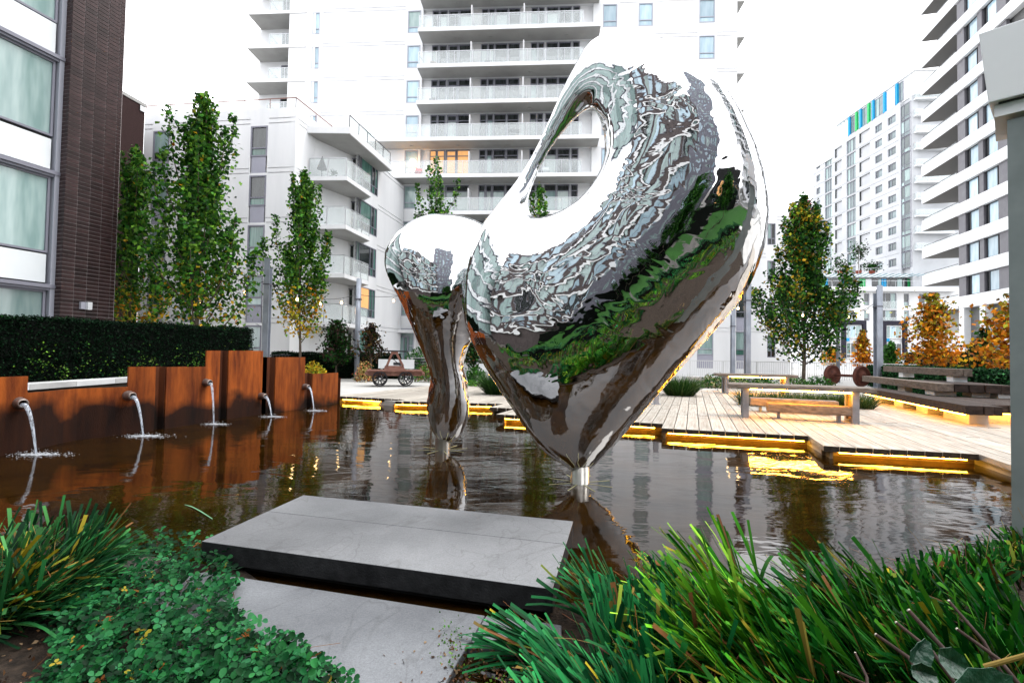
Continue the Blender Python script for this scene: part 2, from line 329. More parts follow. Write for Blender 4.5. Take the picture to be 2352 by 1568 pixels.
for i,(mx_,my,hx,hy) in enumerate([(40,925,83,1043),(292,908,329,1001),(470,878,491,974),(598,909,624,957),(698,888,721,943)]):
    hit = G(hx, hy); Yw = G(mx_, lerp(wl, mx_)).y; base = AY(mx_, my, Yw); od = Vector((.90,-.43,0)).normalized()
    r = .075 if i < 2 else .07; mouth = base+od*.21
    m = MB(); m.lathe([(r*.9,-.15),(r*.9,.0),(r*1.25,.0),(r*1.25,.05),(r,.15),(r,.17),(r*.8,.2),(r*.7,.2),(r*.72,.02)], base, od, 16)
    put('spout', m, PIPE, fw, smooth=True)
    st_ = thing('water_jet', hit, lab[i], 'water jet', 'water jets of the steel wall')
    pts = []; rs = []
    for q in range(13):
        f = q/12; h = 1-f
        # ballistic: horizontal with time, drop with time squared
        x = mouth.x+(hit.x-mouth.x)*f; y = mouth.y+(hit.y-mouth.y)*f; z = WL+(mouth.z-.02-WL)*(1-f*f)
        if q == 0: x -= od.x*.05; y -= od.y*.05
        pts.append((x,y,z)); rs.append(r*(.46-.33*f)+.004*f)
    put('stream', MB().tube(pts, rs, 8), stm, st_, smooth=True)
    fo = MB()
    for q in range(230):
        a = random.gauss(0,1); b2 = random.gauss(0,1); sc_ = (.08,.15)[i<2]*1.2
        cx = hit.x+a*sc_*1.3+.06; cy = hit.y+b2*sc_*.55-.03; d_ = math.hypot(a,b2); w_ = random.uniform(.006,.026)*(1.2 if d_ < 1 else .6); hh = random.uniform(.003,.012); an = random.uniform(-.5,.5)
        P = [(cx+math.cos(an+j*math.pi/3)*w_*(1.6 if j%3==0 else .7), cy+math.sin(an+j*math.pi/3)*w_*.5, .004+WL+q*.00005) for j in range(6)]+[(cx,cy,.006+WL+hh)]
        fo.add(P, [(j,(j+1)%6,6) for j in range(6)])
    for q in range(46):      # droplets thrown up round the impact
        a = random.uniform(0,6.28); rr_ = abs(random.gauss(0,.12 if i < 2 else .08))+.02; fo.lathe([(0,-.004),(.0045,0),(0,.005)], (hit.x+math.cos(a)*rr_*1.6, hit.y+math.sin(a)*rr_, WL+random.uniform(.006,.09)*(1-min(1,rr_*3))), (0,0,1), 5)
    put('splash', fo, FOAM, st_, kind='stuff')
bp = [G(x_, lerp(wl, x_)) for x_ in (-520,-285,0,180,329,500,700,778)]
put('planting_bed', MB().prism([(q.x-.3,q.y+.05) for q in bp]+[(-7.6,17.5),(-10.6,15.2),(-11.2,10.9),(-11.4,4.8)], -.5, .5), SOIL, kind='structure')
# white coping behind the steel wall
c0, c1 = G(-480, 917.5, .9), G(400, 861, .9)
cd = (c1-c0).normalized(); cn = Vector((-cd.y, cd.x, 0))
cp = thing('coping_wall', c0, 'low wall with pale stone coping between steel wall and hedge', 'wall')
L = (c1-c0).length; m2 = MB(); nst = 7
for i in range(nst):
    a = c0+cd*(L*i/nst+.004); b_ = c0+cd*(L*(i+1)/nst-.004)
    put('coping_stone', MB().prism([(a.x,a.y),(b_.x,b_.y),((b_+cn*.5).x,(b_+cn*.5).y),((a+cn*.5).x,(a+cn*.5).y)], .78, .9), CONC if i%2 else M('coping_pale',(.55,.56,.57),(.66,.67,.68),2,.7), cp)
a = c0+cn*.05; b_ = c1+cn*.05
put('wall_base', MB().prism([(a.x,a.y),(b_.x,b_.y),((b_+cn*.4).x,(b_+cn*.4).y),((a+cn*.4).x,(a+cn*.4).y)], .2, .779), M('wall_dark',(.02,.015,.012),(.04,.03,.02),3,.9), cp)
# floating bubbles
bub = MB()
for i in range(420):
    if i < 300:
        f = random.random(); bx = -150+f*900; p = G(bx, lerp(wl, bx)); p = p+Vector((abs(random.gauss(0,.9))+.15, -abs(random.gauss(0,.6)), 0)); r = random.uniform(.004,.013)
    else:
        p = Vector((random.uniform(-7,7), random.uniform(3.5,11), WL)); r = random.uniform(.003,.008)
    if p.y < 3.6-.24*p.x+.6 and p.x < 0: continue
    bub.add([(p.x+math.cos(j*1.0472)*r, p.y+math.sin(j*1.0472)*r, .003) for j in range(6)]+[(p.x,p.y,.003+r*.8)], [(j,(j+1)%6,6) for j in range(6)])
put('bubbles', bub, FOAM, kind='stuff', label='small white bubbles scattered over the dark pond')
# ------------------------------------------------------------------ foreground stone
def stone(name, c1, c2, sc_=1.3):
    m = M(name, c1, c2, sc_, .5, .18, 60, detail=8); t = m.node_tree; b = t.nodes['Principled BSDF']
    wv = t.nodes.new('ShaderNodeTexNoise'); wv.inputs['Scale'].default_value = .9; wv.inputs['Distortion'].default_value = 2.6; wv.inputs['Detail'].default_value = 2
    r1 = t.nodes.new('ShaderNodeValToRGB'); e = r1.color_ramp.elements; e[0].position = .485; e[0].color = (1,1,1,1); e[1].position = .5; e[1].color = (.62,.61,.6,1); e.new(.515).color = (1,1,1,1)
    mu = t.nodes.new('ShaderNodeMix'); mu.data_type = 'RGBA'; mu.blend_type = 'MULTIPLY'; mu.inputs[0].default_value = .5
    old = b.inputs['Base Color'].links[0].from_socket; tc = [n for n in t.nodes if n.type == 'TEX_COORD'][0]
    for sc2, lo_, hi_, dt in ((150,.8,1.18,3),(.55,.72,1.12,6)):
        sp_ = t.nodes.new('ShaderNodeTexNoise'); sp_.inputs['Scale'].default_value = sc2; sp_.inputs['Detail'].default_value = dt; r2 = t.nodes.new('ShaderNodeMapRange'); r2.inputs[1].default_value = .3; r2.inputs[2].default_value = .7; r2.inputs[3].default_value = lo_; r2.inputs[4].default_value = hi_
        m4 = t.nodes.new('ShaderNodeMix'); m4.data_type = 'RGBA'; m4.blend_type = 'MULTIPLY'; m4.inputs[0].default_value = 1
        t.links.new(tc.outputs['Object'], sp_.inputs[0]); t.links.new(sp_.outputs[0], r2.inputs[0]); t.links.new(old, m4.inputs[6]); t.links.new(r2.outputs[0], m4.inputs[7]); old = m4.outputs[2]
    t.links.new(tc.outputs['Object'], wv.inputs[0]); t.links.new(wv.outputs[0], r1.inputs[0]); t.links.new(old, mu.inputs[6]); t.links.new(r1.outputs[0], mu.inputs[7]); t.links.new(mu.outputs[2], b.inputs['Base Color'])
    return m
SLAB = stone('basalt_slab', (.145,.148,.155), (.225,.228,.236)); PAVER = stone('basalt_paver', (.135,.14,.152), (.195,.203,.215), 2); SEDGE = M('slab_edge', (.008,.008,.009), (.026,.026,.028), 9, .6, .3, 70)  # slab sides near-black: their shade is put into the colour
A_,B_,C_,D_ = G(697,1136,.31), G(1317,1196,.31), G(1270,1352,.31), G(462,1242,.31)
sb = thing('stone_slab', (A_+B_+C_+D_)/4*1.0-Vector((0,0,.31)), 'thick dark grey stone slab floating over the pond edge in the foreground', 'stone slab')
f1 = .42
E1 = A_+(D_-A_)*f1; E2 = B_+(C_-B_)*f1
def q4(*P): return [(p.x,p.y) for p in P]
def bev(o, w_=.006): md = o.modifiers.new('bevel','BEVEL'); md.width = w_; md.segments = 2; md.limit_method = 'ANGLE'
g = (D_-A_).normalized()*.0009
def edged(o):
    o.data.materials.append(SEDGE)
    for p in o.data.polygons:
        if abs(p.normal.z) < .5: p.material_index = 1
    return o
bev(edged(put('slab_piece', MB().prism(q4(A_,B_,E2-g,E1-g), .165, .31), SLAB, sb))); bev(edged(put('slab_piece', MB().prism(q4(E1+g,E2+g,C_,D_), .165, .31), SLAB, sb)))
ins = lambda P, k: P+((A_+B_+C_+D_)/4-P)*k
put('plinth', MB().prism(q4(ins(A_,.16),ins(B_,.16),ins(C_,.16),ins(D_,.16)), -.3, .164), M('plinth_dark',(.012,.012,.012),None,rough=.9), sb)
pvt = thing('stone_paving', (-.8,2.8,.0), 'dark grey stone pavers below the raised slab', 'paving'); del pvt['category']; pvt['kind'] = 'structure'
P1,P2,P3,P4 = G(470,1312,.15),G(1114,1412,.15),G(1072,1484,.15),G(980,1640,.15)
P5,P6 = G(1206,1421,.15), G(1180,1493,.15); P7,P8 = G(1290,1434,.15), G(1290,1506,.15)
bev(put('paver', MB().prism(q4(P1,P2,P3,P4,G(300,1640,.15),G(330,1350,.15)), -.4, .15), PAVER, pvt))
h = Vector((.006,0,0))
bev(put('paver', MB().prism(q4(P2+h,P5-h*.5,P6-h*.5,P3+h), -.4, .148), PAVER, pvt)); bev(put('paver', MB().prism(q4(P5+h*.5,P7,P8,P6+h*.5), -.4, .149), PAVER, pvt))
put('paver', MB().prism(q4(G(232,1274,.15),G(395,1282,.15),G(330,1330,.15),G(180,1320,.15)), -.4, .152), M('brown_paver',(.09,.075,.07),(.14,.12,.11),3,.7), pvt)
# floating reed blade
fb = MB(); pts = [G(424,1159,WL+.006),G(441,1163,WL+.012),G(462,1174,WL+.012),G(488,1191,WL+.006)]
for i,p in enumerate(pts):
    wd = (.003,.012,.016,.012)[i]; fb.v += [(p.x-wd*.5,p.y+wd,p.z),(p.x+wd*.5,p.y-wd,p.z),(p.x,p.y,p.z+.006)]
for i in range(3):
    a = i*3; fb.f += [(a,a+2,a+5,a+3),(a+2,a+1,a+4,a+5),(a,a+3,a+4,a+1)]
put('leaf_blade', fb, M('pale_blade',(.2,.45,.25),None,rough=.5), None, label='single pale green blade floating on the dark pond left of the slab', cat='leaf')
# ------------------------------------------------------------------ mirror polished sculptures
def catmull(P, n=6):
    P = np.array(P, float); N = len(P); out = []
    for i in range(N):
        a,b,c,d = P[i-1],P[i],P[(i+1)%N],P[(i+2)%N]
        for q in range(n):
            t = q/n; out.append(.5*((2*b)+(c-a)*t+(2*a-5*b+4*c-d)*t*t+(3*b-a-3*c+d)*t**3))
    return np.array(out)
def inside(poly, X, Z):
    r = np.zeros(X.shape, bool); x0, z0 = poly[-1]
    for x1, z1 in poly:
        c = ((z1 > Z) != (z0 > Z)); 
        with np.errstate(divide='ignore', invalid='ignore'): xi = (x0-x1)*(Z-z1)/(z0-z1)+x1
        r ^= c & (X < xi); x0, z0 = x1, z1
    return r
def blur(A, n=2):
    for _ in range(n):
        A = (np.roll(A,1,0)+2*A+np.roll(A,-1,0))/4; A = (np.roll(A,1,1)+2*A+np.roll(A,-1,1))/4
    return A
def poisson(poly, hole, x0, z0, nx, nz, g, H=None, it=600, drag=None):
    X, Z = np.meshgrid(x0+np.arange(nx)*g, z0+np.arange(nz)*g, indexing='ij')
    m = inside(poly, X, Z)
    if hole is not None: m &= ~inside(hole, X, Z)
    src = np.ones_like(X) if drag is None else drag(X, Z)
    H = np.zeros_like(X) if H is None else H*m
    par = (np.add.outer(np.arange(nx), np.arange(nz)) % 2).astype(bool); om = 1.9
    ms = [m & par, m & ~par]
    for _ in range(it):
        for q in ms:
            nb = (np.roll(H,1,0)+np.roll(H,-1,0)+np.roll(H,1,1)+np.roll(H,-1,1)+g*g*src)/4
            H = np.where(q, H+om*(nb-H), H)
    return H, m
def surface_nets(F):
    Sg = F > 0; nx,ny,nz = F.shape
    acc = np.zeros((nx-1,ny-1,nz-1,3)); cnt = np.zeros((nx-1,ny-1,nz-1))
    for ax in range(3):
        o = [a for a in range(3) if a != ax]
        sa = [slice(None)]*3; sb = [slice(None)]*3; sa[ax] = slice(0,-1); sb[ax] = slice(1,None)
        fa = F[tuple(sa)]; fb = F[tuple(sb)]; cr = (fa > 0) != (fb > 0)
        with np.errstate(divide='ignore', invalid='ignore'): tt = np.where(cr, fa/(fa-fb), 0)
        for i in (0,1):
            for j in (0,1):
                sl_ = [slice(None)]*3; sl_[o[0]] = slice(i, F.shape[o[0]]-1+i); sl_[o[1]] = slice(j, F.shape[o[1]]-1+j)
                c = cr[tuple(sl_)]; cnt += c
                acc[...,ax] += np.where(c, tt[tuple(sl_)], 0); acc[...,o[0]] += c*i; acc[...,o[1]] += c*j
    act = cnt > 0; idx = -np.ones(act.shape, int); idx[act] = np.arange(act.sum())
    ijk = np.argwhere(act); V = ijk+acc[act]/cnt[act][:,None]
    Q = []
    for ax in range(3):
        a, b = (ax+1)%3, (ax+2)%3
        sa = [slice(None)]*3; sb = [slice(None)]*3; sa[ax] = slice(0,-1); sb[ax] = slice(1,None)
        s0 = Sg[tuple(sa)]; s1 = Sg[tuple(sb)]; e = np.argwhere(s0 != s1)
        e = e[(e[:,a] > 0)&(e[:,b] > 0)&(e[:,a] < F.shape[a]-1)&(e[:,b] < F.shape[b]-1)]
        fl = s0[tuple(e.T)]
        def at(da, db): w_ = e.copy(); w_[:,a] -= da; w_[:,b] -= db; return idx[tuple(w_.T)]
        q = np.stack([at(1,1),at(0,1),at(0,0),at(1,0)],1); q[~fl] = q[~fl][:,::-1]; Q.append(q)
    return V, np.concatenate(Q)
def sculpt(name, base, outline, hole, K, mat, parent, shear=None, dent=None, g=.03, drag=None, expo=.5, twist=0, ridge=None, boostpx=()):
    base = Vector(base); ax = Vector((base.x+.25, base.y)).normalized() if hole else Vector((base.x, base.y)).normalized()
    R = Vector((ax.y, -ax.x))             # to the right; depth w runs away from the viewer along ax
    def pl(x, y):
        d = ray(x, y); k = (base.x*ax.x+base.y*ax.y)/(d.x*ax.x+d.y*ax.y)
        return ((d.x*k-base.x)*R.x+(d.y*k-base.y)*R.y, EYE+d.z*k)
    P = catmull([pl(*p) for p in outline]); Hh = catmull([pl(*p) for p in hole]) if hole else None
    lo = P.min(0)-.15; hi = P.max(0)+.15; H = None
    for gg in (g*4, g*2, g, g*.75):
        nx, nz = int((hi[0]-lo[0])/gg)+2, int((hi[1]-lo[1])/gg)+2
        if H is not None:
            xi = np.clip(np.arange(nx)*gg/pg, 0, H.shape[0]-1.001); zi = np.clip(np.arange(nz)*gg/pg, 0, H.shape[1]-1.001)
            i0 = xi.astype(int); j0 = zi.astype(int); fx = (xi-i0)[:,None]; fz = (zi-j0)[None,:]
            H = (H[np.ix_(i0,j0)]*(1-fx)*(1-fz)+H[np.ix_(i0+1,j0)]*fx*(1-fz)+H[np.ix_(i0,j0+1)]*(1-fx)*fz+H[np.ix_(i0+1,j0+1)]*fx*fz)
        H, m = poisson(P, Hh, lo[0], lo[1], nx, nz, gg, H, 160 if gg <= g else 120, drag); pg = gg
    H = blur(H, 2); eps = .0006
    boost = [(*pl(a_,b_), c_, d_) for a_,b_,c_,d_ in boostpx]
    hole_c = Hh.mean(0) if Hh is not None else None
    def samp(x, z):
        xi = np.clip((x-lo[0])/pg, 0, H.shape[0]-1.001); zi = np.clip((z-lo[1])/pg, 0, H.shape[1]-1.001)
        i = xi.astype(int); j = zi.astype(int); a = xi-i; b = zi-j
        return H[i,j]*(1-a)*(1-b)+H[i+1,j]*a*(1-b)+H[i,j+1]*(1-a)*b+H[i+1,j+1]*a*b
    def f(x, w_, z):
        w_ = w_+twist*x*(z-2.6)
        if ridge: w_ = w_+ridge[0]*(ridge[1]-np.sqrt((z-ridge[1])**2+.12)+.05*0)
        if shear:
            k = np.exp(-((x-hole_c[0])**2+(z-hole_c[1])**2)/shear[2]**2); v = samp(x-shear[0]*w_*k, z-shear[1]*w_*k)
        else: v = samp(x, z)
        v = (v-eps); t2 = K*K*2*np.sign(v)*np.abs(v)**(2*expo)
        if dent: t2 = t2*(1-dent(x, z, w_))
        off = 0
        return t2-w_*w_
    wm_ = K*math.sqrt(2)*(H.max()**expo)+.12+(.45 if twist else .75 if ridge else 0)
    X = np.arange(lo[0], hi[0], g); W = np.arange(-wm_, wm_+g, g); Z = np.arange(lo[1], hi[1], g)
    XX, WW, ZZ = np.meshgrid(X, W, Z, indexing='ij')
    V, Q = surface_nets(f(XX, WW, ZZ))
    V = V*g+np.array([lo[0], -wm_, lo[1]])
    for _ in range(3):
        h = g*.4; F0 = f(V[:,0],V[:,1],V[:,2])
        Gd = np.stack([(f(V[:,0]+h,V[:,1],V[:,2])-f(V[:,0]-h,V[:,1],V[:,2])),(f(V[:,0],V[:,1]+h,V[:,2])-f(V[:,0],V[:,1]-h,V[:,2])),(f(V[:,0],V[:,1],V[:,2]+h)-f(V[:,0],V[:,1],V[:,2]-h))],1)/(2*h)
        n2 = (Gd**2).sum(1)+1e-9; st_ = np.clip(F0/n2, -g*.5/np.sqrt(n2), g*.5/np.sqrt(n2)); V = V-Gd*st_[:,None]
    E = np.concatenate([Q[:,[0,1]],Q[:,[1,2]],Q[:,[2,3]],Q[:,[3,0]]]); deg = np.bincount(E.ravel(), minlength=len(V))[:,None]
    for _ in range(5):
        A = np.zeros_like(V)
        for k in range(3): A[:,k] = np.bincount(E[:,0], V[E[:,1],k], len(V))+np.bincount(E[:,1], V[E[:,0],k], len(V))
        V = V*.45+A/deg*.55
    Wd = np.stack([base.x+R.x*V[:,0]+ax.x*V[:,1], base.y+R.y*V[:,0]+ax.y*V[:,1], V[:,2]],1)-np.array(org(parent))
    me = bpy.data.meshes.new(name); me.from_pydata(Wd.tolist(), [], Q.tolist()); me.polygons.foreach_set('use_smooth', [True]*len(Q)); me.materials.append(mat); me.update()
    return mk(name, me, parent)
CH = bpy.data.materials.new('mirror_steel'); CH.use_nodes = True; t = CH.node_tree; b = t.nodes['Principled BSDF']
b.inputs['Metallic'].default_value = 1; b.inputs['Roughness'].default_value = .012; b.inputs['Base Color'].default_value = (.78,.78,.79,1)
tc = t.nodes.new('ShaderNodeTexCoord')
na = t.nodes.new('ShaderNodeTexNoise'); na.inputs['Scale'].default_value = 1.9; na.inputs['Detail'].default_value = 1.6; na.inputs['Distortion'].default_value = 1.5
mpc = t.nodes.new('ShaderNodeMapping'); mpc.inputs['Scale'].default_value = (2.6,2.6,6.5); mpc.inputs['Rotation'].default_value = (0,.5,0)
nb_ = t.nodes.new('ShaderNodeTexNoise'); nb_.inputs['Scale'].default_value = 1.6; nb_.inputs['Detail'].default_value = 2; nb_.inputs['Distortion'].default_value = .8
mc = t.nodes.new('ShaderNodeMath'); mc.operation = 'MULTIPLY_ADD'; mc.inputs[1].default_value = .045
ba = t.nodes.new('ShaderNodeBump'); ba.inputs['Strength'].default_value = .26; ba.inputs['Distance'].default_value = .05
t.links.new(tc.outputs['Object'], na.inputs[0]); t.links.new(tc.outputs['Object'], mpc.inputs[0]); t.links.new(mpc.outputs[0], nb_.inputs[0]); t.links.new(nb_.outputs[0], mc.inputs[0]); t.links.new(na.outputs[0], mc.inputs[2]); t.links.new(mc.outputs[0], ba.inputs['Height']); t.links.new(ba.outputs[0], b.inputs['Normal'])
BASEM = M('brushed_base', (.45,.42,.38), (.6,.57,.52), 6, .3, metal=.9)
big_out = [(1385,101),(1432,116),(1497,148),(1552,190),(1592,228),(1622,258),(1644,288),(1667,324),(1698,382),(1721,440),(1735,490),(1740,540),(1735,590),(1722,635),(1700,684),(1640,757),(1560,850),(1490,930),(1430,1000),(1395,1040),(1366,1067),(1345,1079),(1320,1079),(1303,1064),(1270,1038),(1236,1000),(1192,932),(1150,870),(1110,805),(1083,748),(1070,685),(1068,625),(1078,565),(1098,514),(1136,459),(1193,380),(1238,300),(1282,212),(1323,146),(1352,108)]
big_hole = [(1375,262),(1390,300),(1396,345),(1391,391),(1374,430),(1346,464),(1309,490),(1262,503),(1226,501),(1208,483),(1204,452),(1219,408),(1242,358),(1268,318),(1300,281),(1334,253),(1360,244)]
bB = G(1332,1108)
T1 = thing('sculpture', bB, 'large mirror polished steel heart shaped sculpture with an oval hole near its top', 'sculpture', 'mirror sculptures in the pond')
sculpt('body', bB, big_out, big_hole, .62, CH, T1, shear=(.34,-.25,1.2), twist=.2, boostpx=[(1236,345,.62,5),(1310,250,.45,3)])
m = MB(); z1 = AY(1332,1070,bB.y).z; m.lathe([(.115,-.3),(.115,z1),(.07,z1+.03)], (bB.x,bB.y,0), n=32); put('base_cylinder', m, BASEM, T1, smooth=True)
small_out = [(1000,503),(1053,506),(1094,520),(1130,545),(1158,600),(1160,660),(1140,712),(1112,745),(1088,775),(1070,806),(1060,832),(1068,868),(1073,915),(1072,955),(1064,984),(1050,1006),(1028,1016),(1004,1003),(991,974),(985,941),(986,905),(993,870),(987,838),(977,812),(955,757),(935,711),(917,674),(901,642),(893,610),(895,586),(907,563),(930,534),(964,512)]
bS = G(1017,1032)
T2 = thing('sculpture', bS, 'smaller mirror polished steel sculpture with a curved tapering neck standing behind the large one', 'sculpture', 'mirror sculptures in the pond')
def dent(x, z, w_):
    a, b = x-DC[0], z-DC[1]; p_ = a*.95+b*.3; q_ = -a*.3+b*.95
    return .55*np.exp(-(p_/.2)**2-(q_/.45)**2)*(w_ < .1)
    # fold running down the neck on the front
    return 0*x
DC = (.36, 2.25)
def fold(X, Z):      # a valley between the neck and the right limb
    tz = np.clip(Z, 1.72, 2.5); return 1-4.2*np.exp(-((X-.35-.05*(tz-2.1))**2+(Z-tz)**2)/.085**2)
sculpt('body', bS, small_out, None, .7, CH, T2, g=.028, ridge=(.24, 2.45), drag=fold)
m = MB(); z1 = AY(1020,1004,bS.y).z; m.lathe([(.125,-.3),(.125,z1)], (bS.x,bS.y,0), n=32); put('base_cylinder', m, BASEM, T2, smooth=True)
FIN = M('foundation_rods', (.32,.3,.14), (.45,.42,.25), 20, .5)
for T,bb in ((T1,bB),(T2,bS)):
    m = MB()
    for k in range(8):
        a = k*math.pi/4+.3; m.bar((bb.x+.1*math.cos(a), bb.y+.1*math.sin(a), WL+.001), (bb.x+.42*math.cos(a), bb.y+.42*math.sin(a), WL+.0005), .012, .006)
    put('foundation_rods', m, FIN, T)
# ------------------------------------------------------------------ building helpers
def wall(mb, fr, u0, u1, z0, z1, ops=(), n=0, dep=.14):
    us = sorted({u0, u1, *[min(max(o[i],u0),u1) for o in ops for i in (0,1)]}); zs = sorted({z0, z1, *[min(max(o[i],z0),z1) for o in ops for i in (2,3)]})
    for i in range(len(us)-1):
        if us[i+1]-us[i] < 1e-4: continue
        j = 0
        while j < len(zs)-1:
            uc = (us[i]+us[i+1])/2
            hit = lambda jj: any(o[0] < uc < o[1] and o[2] < (zs[jj]+zs[jj+1])/2 < o[3] for o in ops)
            if hit(j): j += 1; continue
            k = j
            while k+1 < len(zs)-1 and not hit(k+1): k += 1
            mb.add([fr(us[i],n,zs[j]), fr(us[i+1],n,zs[j]), fr(us[i+1],n,zs[k+1]), fr(us[i],n,zs[k+1])], [(0,1,2,3)]); j = k+1
    for o in ops:
        a,b_,c,d_ = o[:4]; e = o[4] if len(o) > 4 else dep
        mb.add([fr(a,n,c),fr(b_,n,c),fr(b_,n,d_),fr(a,n,d_),fr(a,n-e,c),fr(b_,n-e,c),fr(b_,n-e,d_),fr(a,n-e,d_)], [(0,4,5,1),(1,5,6,2),(2,6,7,3),(3,7,4,0)])
        if len(o) > 4: mb.add([fr(a,n-e,c),fr(b_,n-e,c),fr(b_,n-e,d_),fr(a,n-e,d_)], [(0,1,2,3)])
    mb.box(u0+.001, u1-.001, n-.5, n-.3, z0, z1-.002, fr)
    for a in (u0, u1): mb.add([fr(a,n,z0),fr(a,n-.3,z0),fr(a,n-.3,z1),fr(a,n,z1)], [(0,1,2,3)])
    mb.add([fr(u0,n,z1),fr(u1,n,z1),fr(u1,n-.3,z1),fr(u0,n-.3,z1)], [(0,1,2,3)])
WC = {}
def window(parent, fr, u0, u1, z0, z1, cols=(), rows=(), fm=None, panes=(PDARK,), n=-.1, bw=.06, label=None, sill=False):
    fm = fm or FRAME; w_, h = round(u1-u0, 2), round(z1-z0, 2); key = ('f', w_, h, cols, rows, fm.name, bw)
    xs = [0]+[c*w_ for c in cols]+[w_]; zs = [0]+[r*h for r in rows]+[h]
    if key not in WC:
        m = MB(); m.box(0,bw,-.05,.05,0,h); m.box(w_-bw,w_,-.05,.05,0,h); m.box(bw,w_-bw,-.05,.05,0,bw); m.box(bw,w_-bw,-.05,.05,h-bw,h)
        for x in xs[1:-1]: m.box(x-bw*.4,x+bw*.4,-.04,.04,bw,h-bw)
        for z in zs[1:-1]: m.box(bw,w_-bw,-.045,.045,z-bw*.45,z+bw*.45)
        me = bpy.data.meshes.new('window'); me.from_pydata(m.v, [], m.f); me.materials.append(fm); WC[key] = me
    o = inst('window', WC[key], parent, fr(u0, n, z0), fr.ang)
    if label: o['label'] = label
    q = 0
    for i in range(len(xs)-1):
        for j in range(len(zs)-1):
            pm = panes[q % len(panes)] if isinstance(panes, tuple) else random.choice(panes); q += 1
            a,b_,c,d_ = xs[i]+.02, xs[i+1]-.02, zs[j]+.02, zs[j+1]-.02; k2 = ('p', round(b_-a,2), round(d_-c,2), pm.name)
            if k2 not in WC:
                m = MB(); m.box(0,b_-a,0,.012,0,d_-c); me = bpy.data.meshes.new('pane'); me.from_pydata(m.v, [], m.f); me.materials.append(pm); WC[k2] = me
            p = mk('pane', WC[k2], o, (a, .008, c))
    return o
def guard(parent, P, z, h=1.05, posts=1.5, mt=None, gl=None, closed=False):   # glass panels between posts along a plan line, children of parent
    mt = mt or RAILG; r = MB(); 
    for a, b_ in zip(P, P[1:]):
        a = Vector((a[0],a[1])); b_ = Vector((b_[0],b_[1])); L = (b_-a).length; d_ = (b_-a)/L; k = max(1, round(L/posts))
        f2 = Fr(a, b_)
        r.box(0, L, -.02, .02, z+h-.04, z+h, f2)
        for i in range(k+1): r.box(L*i/k-.02, L*i/k+.02, -.018, .018, z, z+h-.041, f2)
        for i in range(k):
            g_ = MB(); g_.box(L*i/k+.04, L*(i+1)/k-.04, -.006, .006, z+.06, z+h-.06, f2); put('glass_panel', g_, gl or GUARD, parent)
    put('railing', r, mt, parent)
GRO = .05
def groove(u0, u1, z): return [(u0,u1,z-.02,z+.05,.05),(u0,u1,z+.26,z+.33,.05)]
# ------------------------------------------------------------------ white residential tower
FT = Fr((-17.07,40.16), (17.5,37.74)); TW = thing('apartment_tower', FT(17,-8,0), 'tall white apartment tower with stacked glass balconies behind the sculptures', 'apartment tower')
LV = [12.7+2.95*k for k in range(-3, 8)]      # slab undersides
U = lambda x, y=500, n=0: FT.u(x, y, n)
uL, uR = 0, FT.len; ztop = 36
ops = []; wins = []
uA0, uA1 = U(926), U(957); uB0, uB1 = U(1379), U(1413); uC0, uC1 = U(1462), U(1496); uD0, uD1 = U(1603), U(1640); uE0, uE1 = U(705), U(722)
uG0, uG1 = U(962), U(1357)
for L_ in LV:
    for a,b_ in ((uA0,uA1),(uB0,uB1),(uC0,uC1)):
        ops.append((a,b_,L_-2.05,L_-.12)); wins.append(('n',a,b_,L_-2.05,L_-.12))
    for a,b_ in ((uD0,uD1),(uE0,uE1)):
        ops.append((a,b_,L_-2.95+.02,L_-.0)); wins.append(('s',a,b_,L_-2.95+.02,L_-.0))
    ops.append((uG0,uG1,L_-2.62,L_-.01,.35))
    for a,b_ in ((uE1+.25,uA0-.15),(uB1+.15,uC0-.1),(uC1+.1,uD0-.1),(uD1+.15,uR)): ops += groove(a,b_,L_-.06)
# drop openings that would overlap others is not needed: columns are disjoint
m = MB(); wall(m, FT, uL, uR, .2, ztop, ops, 0, .12); m.box(0, uR-.01, -18, -.5, .2, ztop-.01, FT)
put('wall', m, WHITE, TW)
for kd,a,b_,c,d_ in wins:
    lo = d_ < 16
    if kd == 'n': window(TW, FT, a, b_, c, d_, (), (.27,), LFRAME, (PTEAL,PTEAL) if lo else random.choice([(PPALE,PPALE),(PPALE,PTEAL)]), n=-.05, bw=.09)
    else:
        window(TW, FT, a, b_, c+1.05, d_, (), (.25,), LFRAME, (PPALE,PPALE) if not lo else (PTEAL,PTEAL), n=-.05, bw=.07)
        sp = MB(); sp.box(a,b_,-.06,-.01,c,c+1.03,FT); put('spandrel', sp, SPAND if lo else WHITE2, TW)
# glazing behind the balconies
cx = lambda c: U((1024+c/2.24)*.7656)
gl = [(580,625,'d'),(630,682,'d'),(690,762,'f'),(765,850,'d'),(915,960,'d'),(965,1005,'p'),(1010,1095,'d'),(1100,1180,'d'),(1255,1300,'p'),(1305,1345,'d'),(1360,1440,'d'),(1445,1530,'d'),(1540,1588,'d')]
for L_ in LV[1:]:
    for a,b_ in ((850,915),(1180,1255)): gw = MB(); gw.box(cx(a),cx(b_),-.349,-.2,L_-2.6,L_-.02,FT); put('pier', gw, M('pier_grey',(.42,.41,.41),(.48,.47,.47),2,.7), TW)
for i,L_ in enumerate(LV[1:]):
    for a,b_,kd in gl:
        lit = (L_ < 19 and L_ > 18 and a < 860)
        pn = {'d':(PDARK,PDARK),'p':(PTEAL,PDARK),'f':(PDARK,PDARK)}[kd]
        if lit: pn = (PWARM,PWARM)
        elif L_ < 15.7: pn = random.choice([(PDARK,PDARK),(PTEAL,PDARK),(CURTAIN,PDARK)])
        elif random.random() < .25: pn = (CURTAIN,PDARK)
        window(TW, FT, cx(a), cx(b_), L_-2.6, L_-.05, (), (.8,), FRAME, pn, n=-.26, bw=.07 if kd != 'f' else .12)
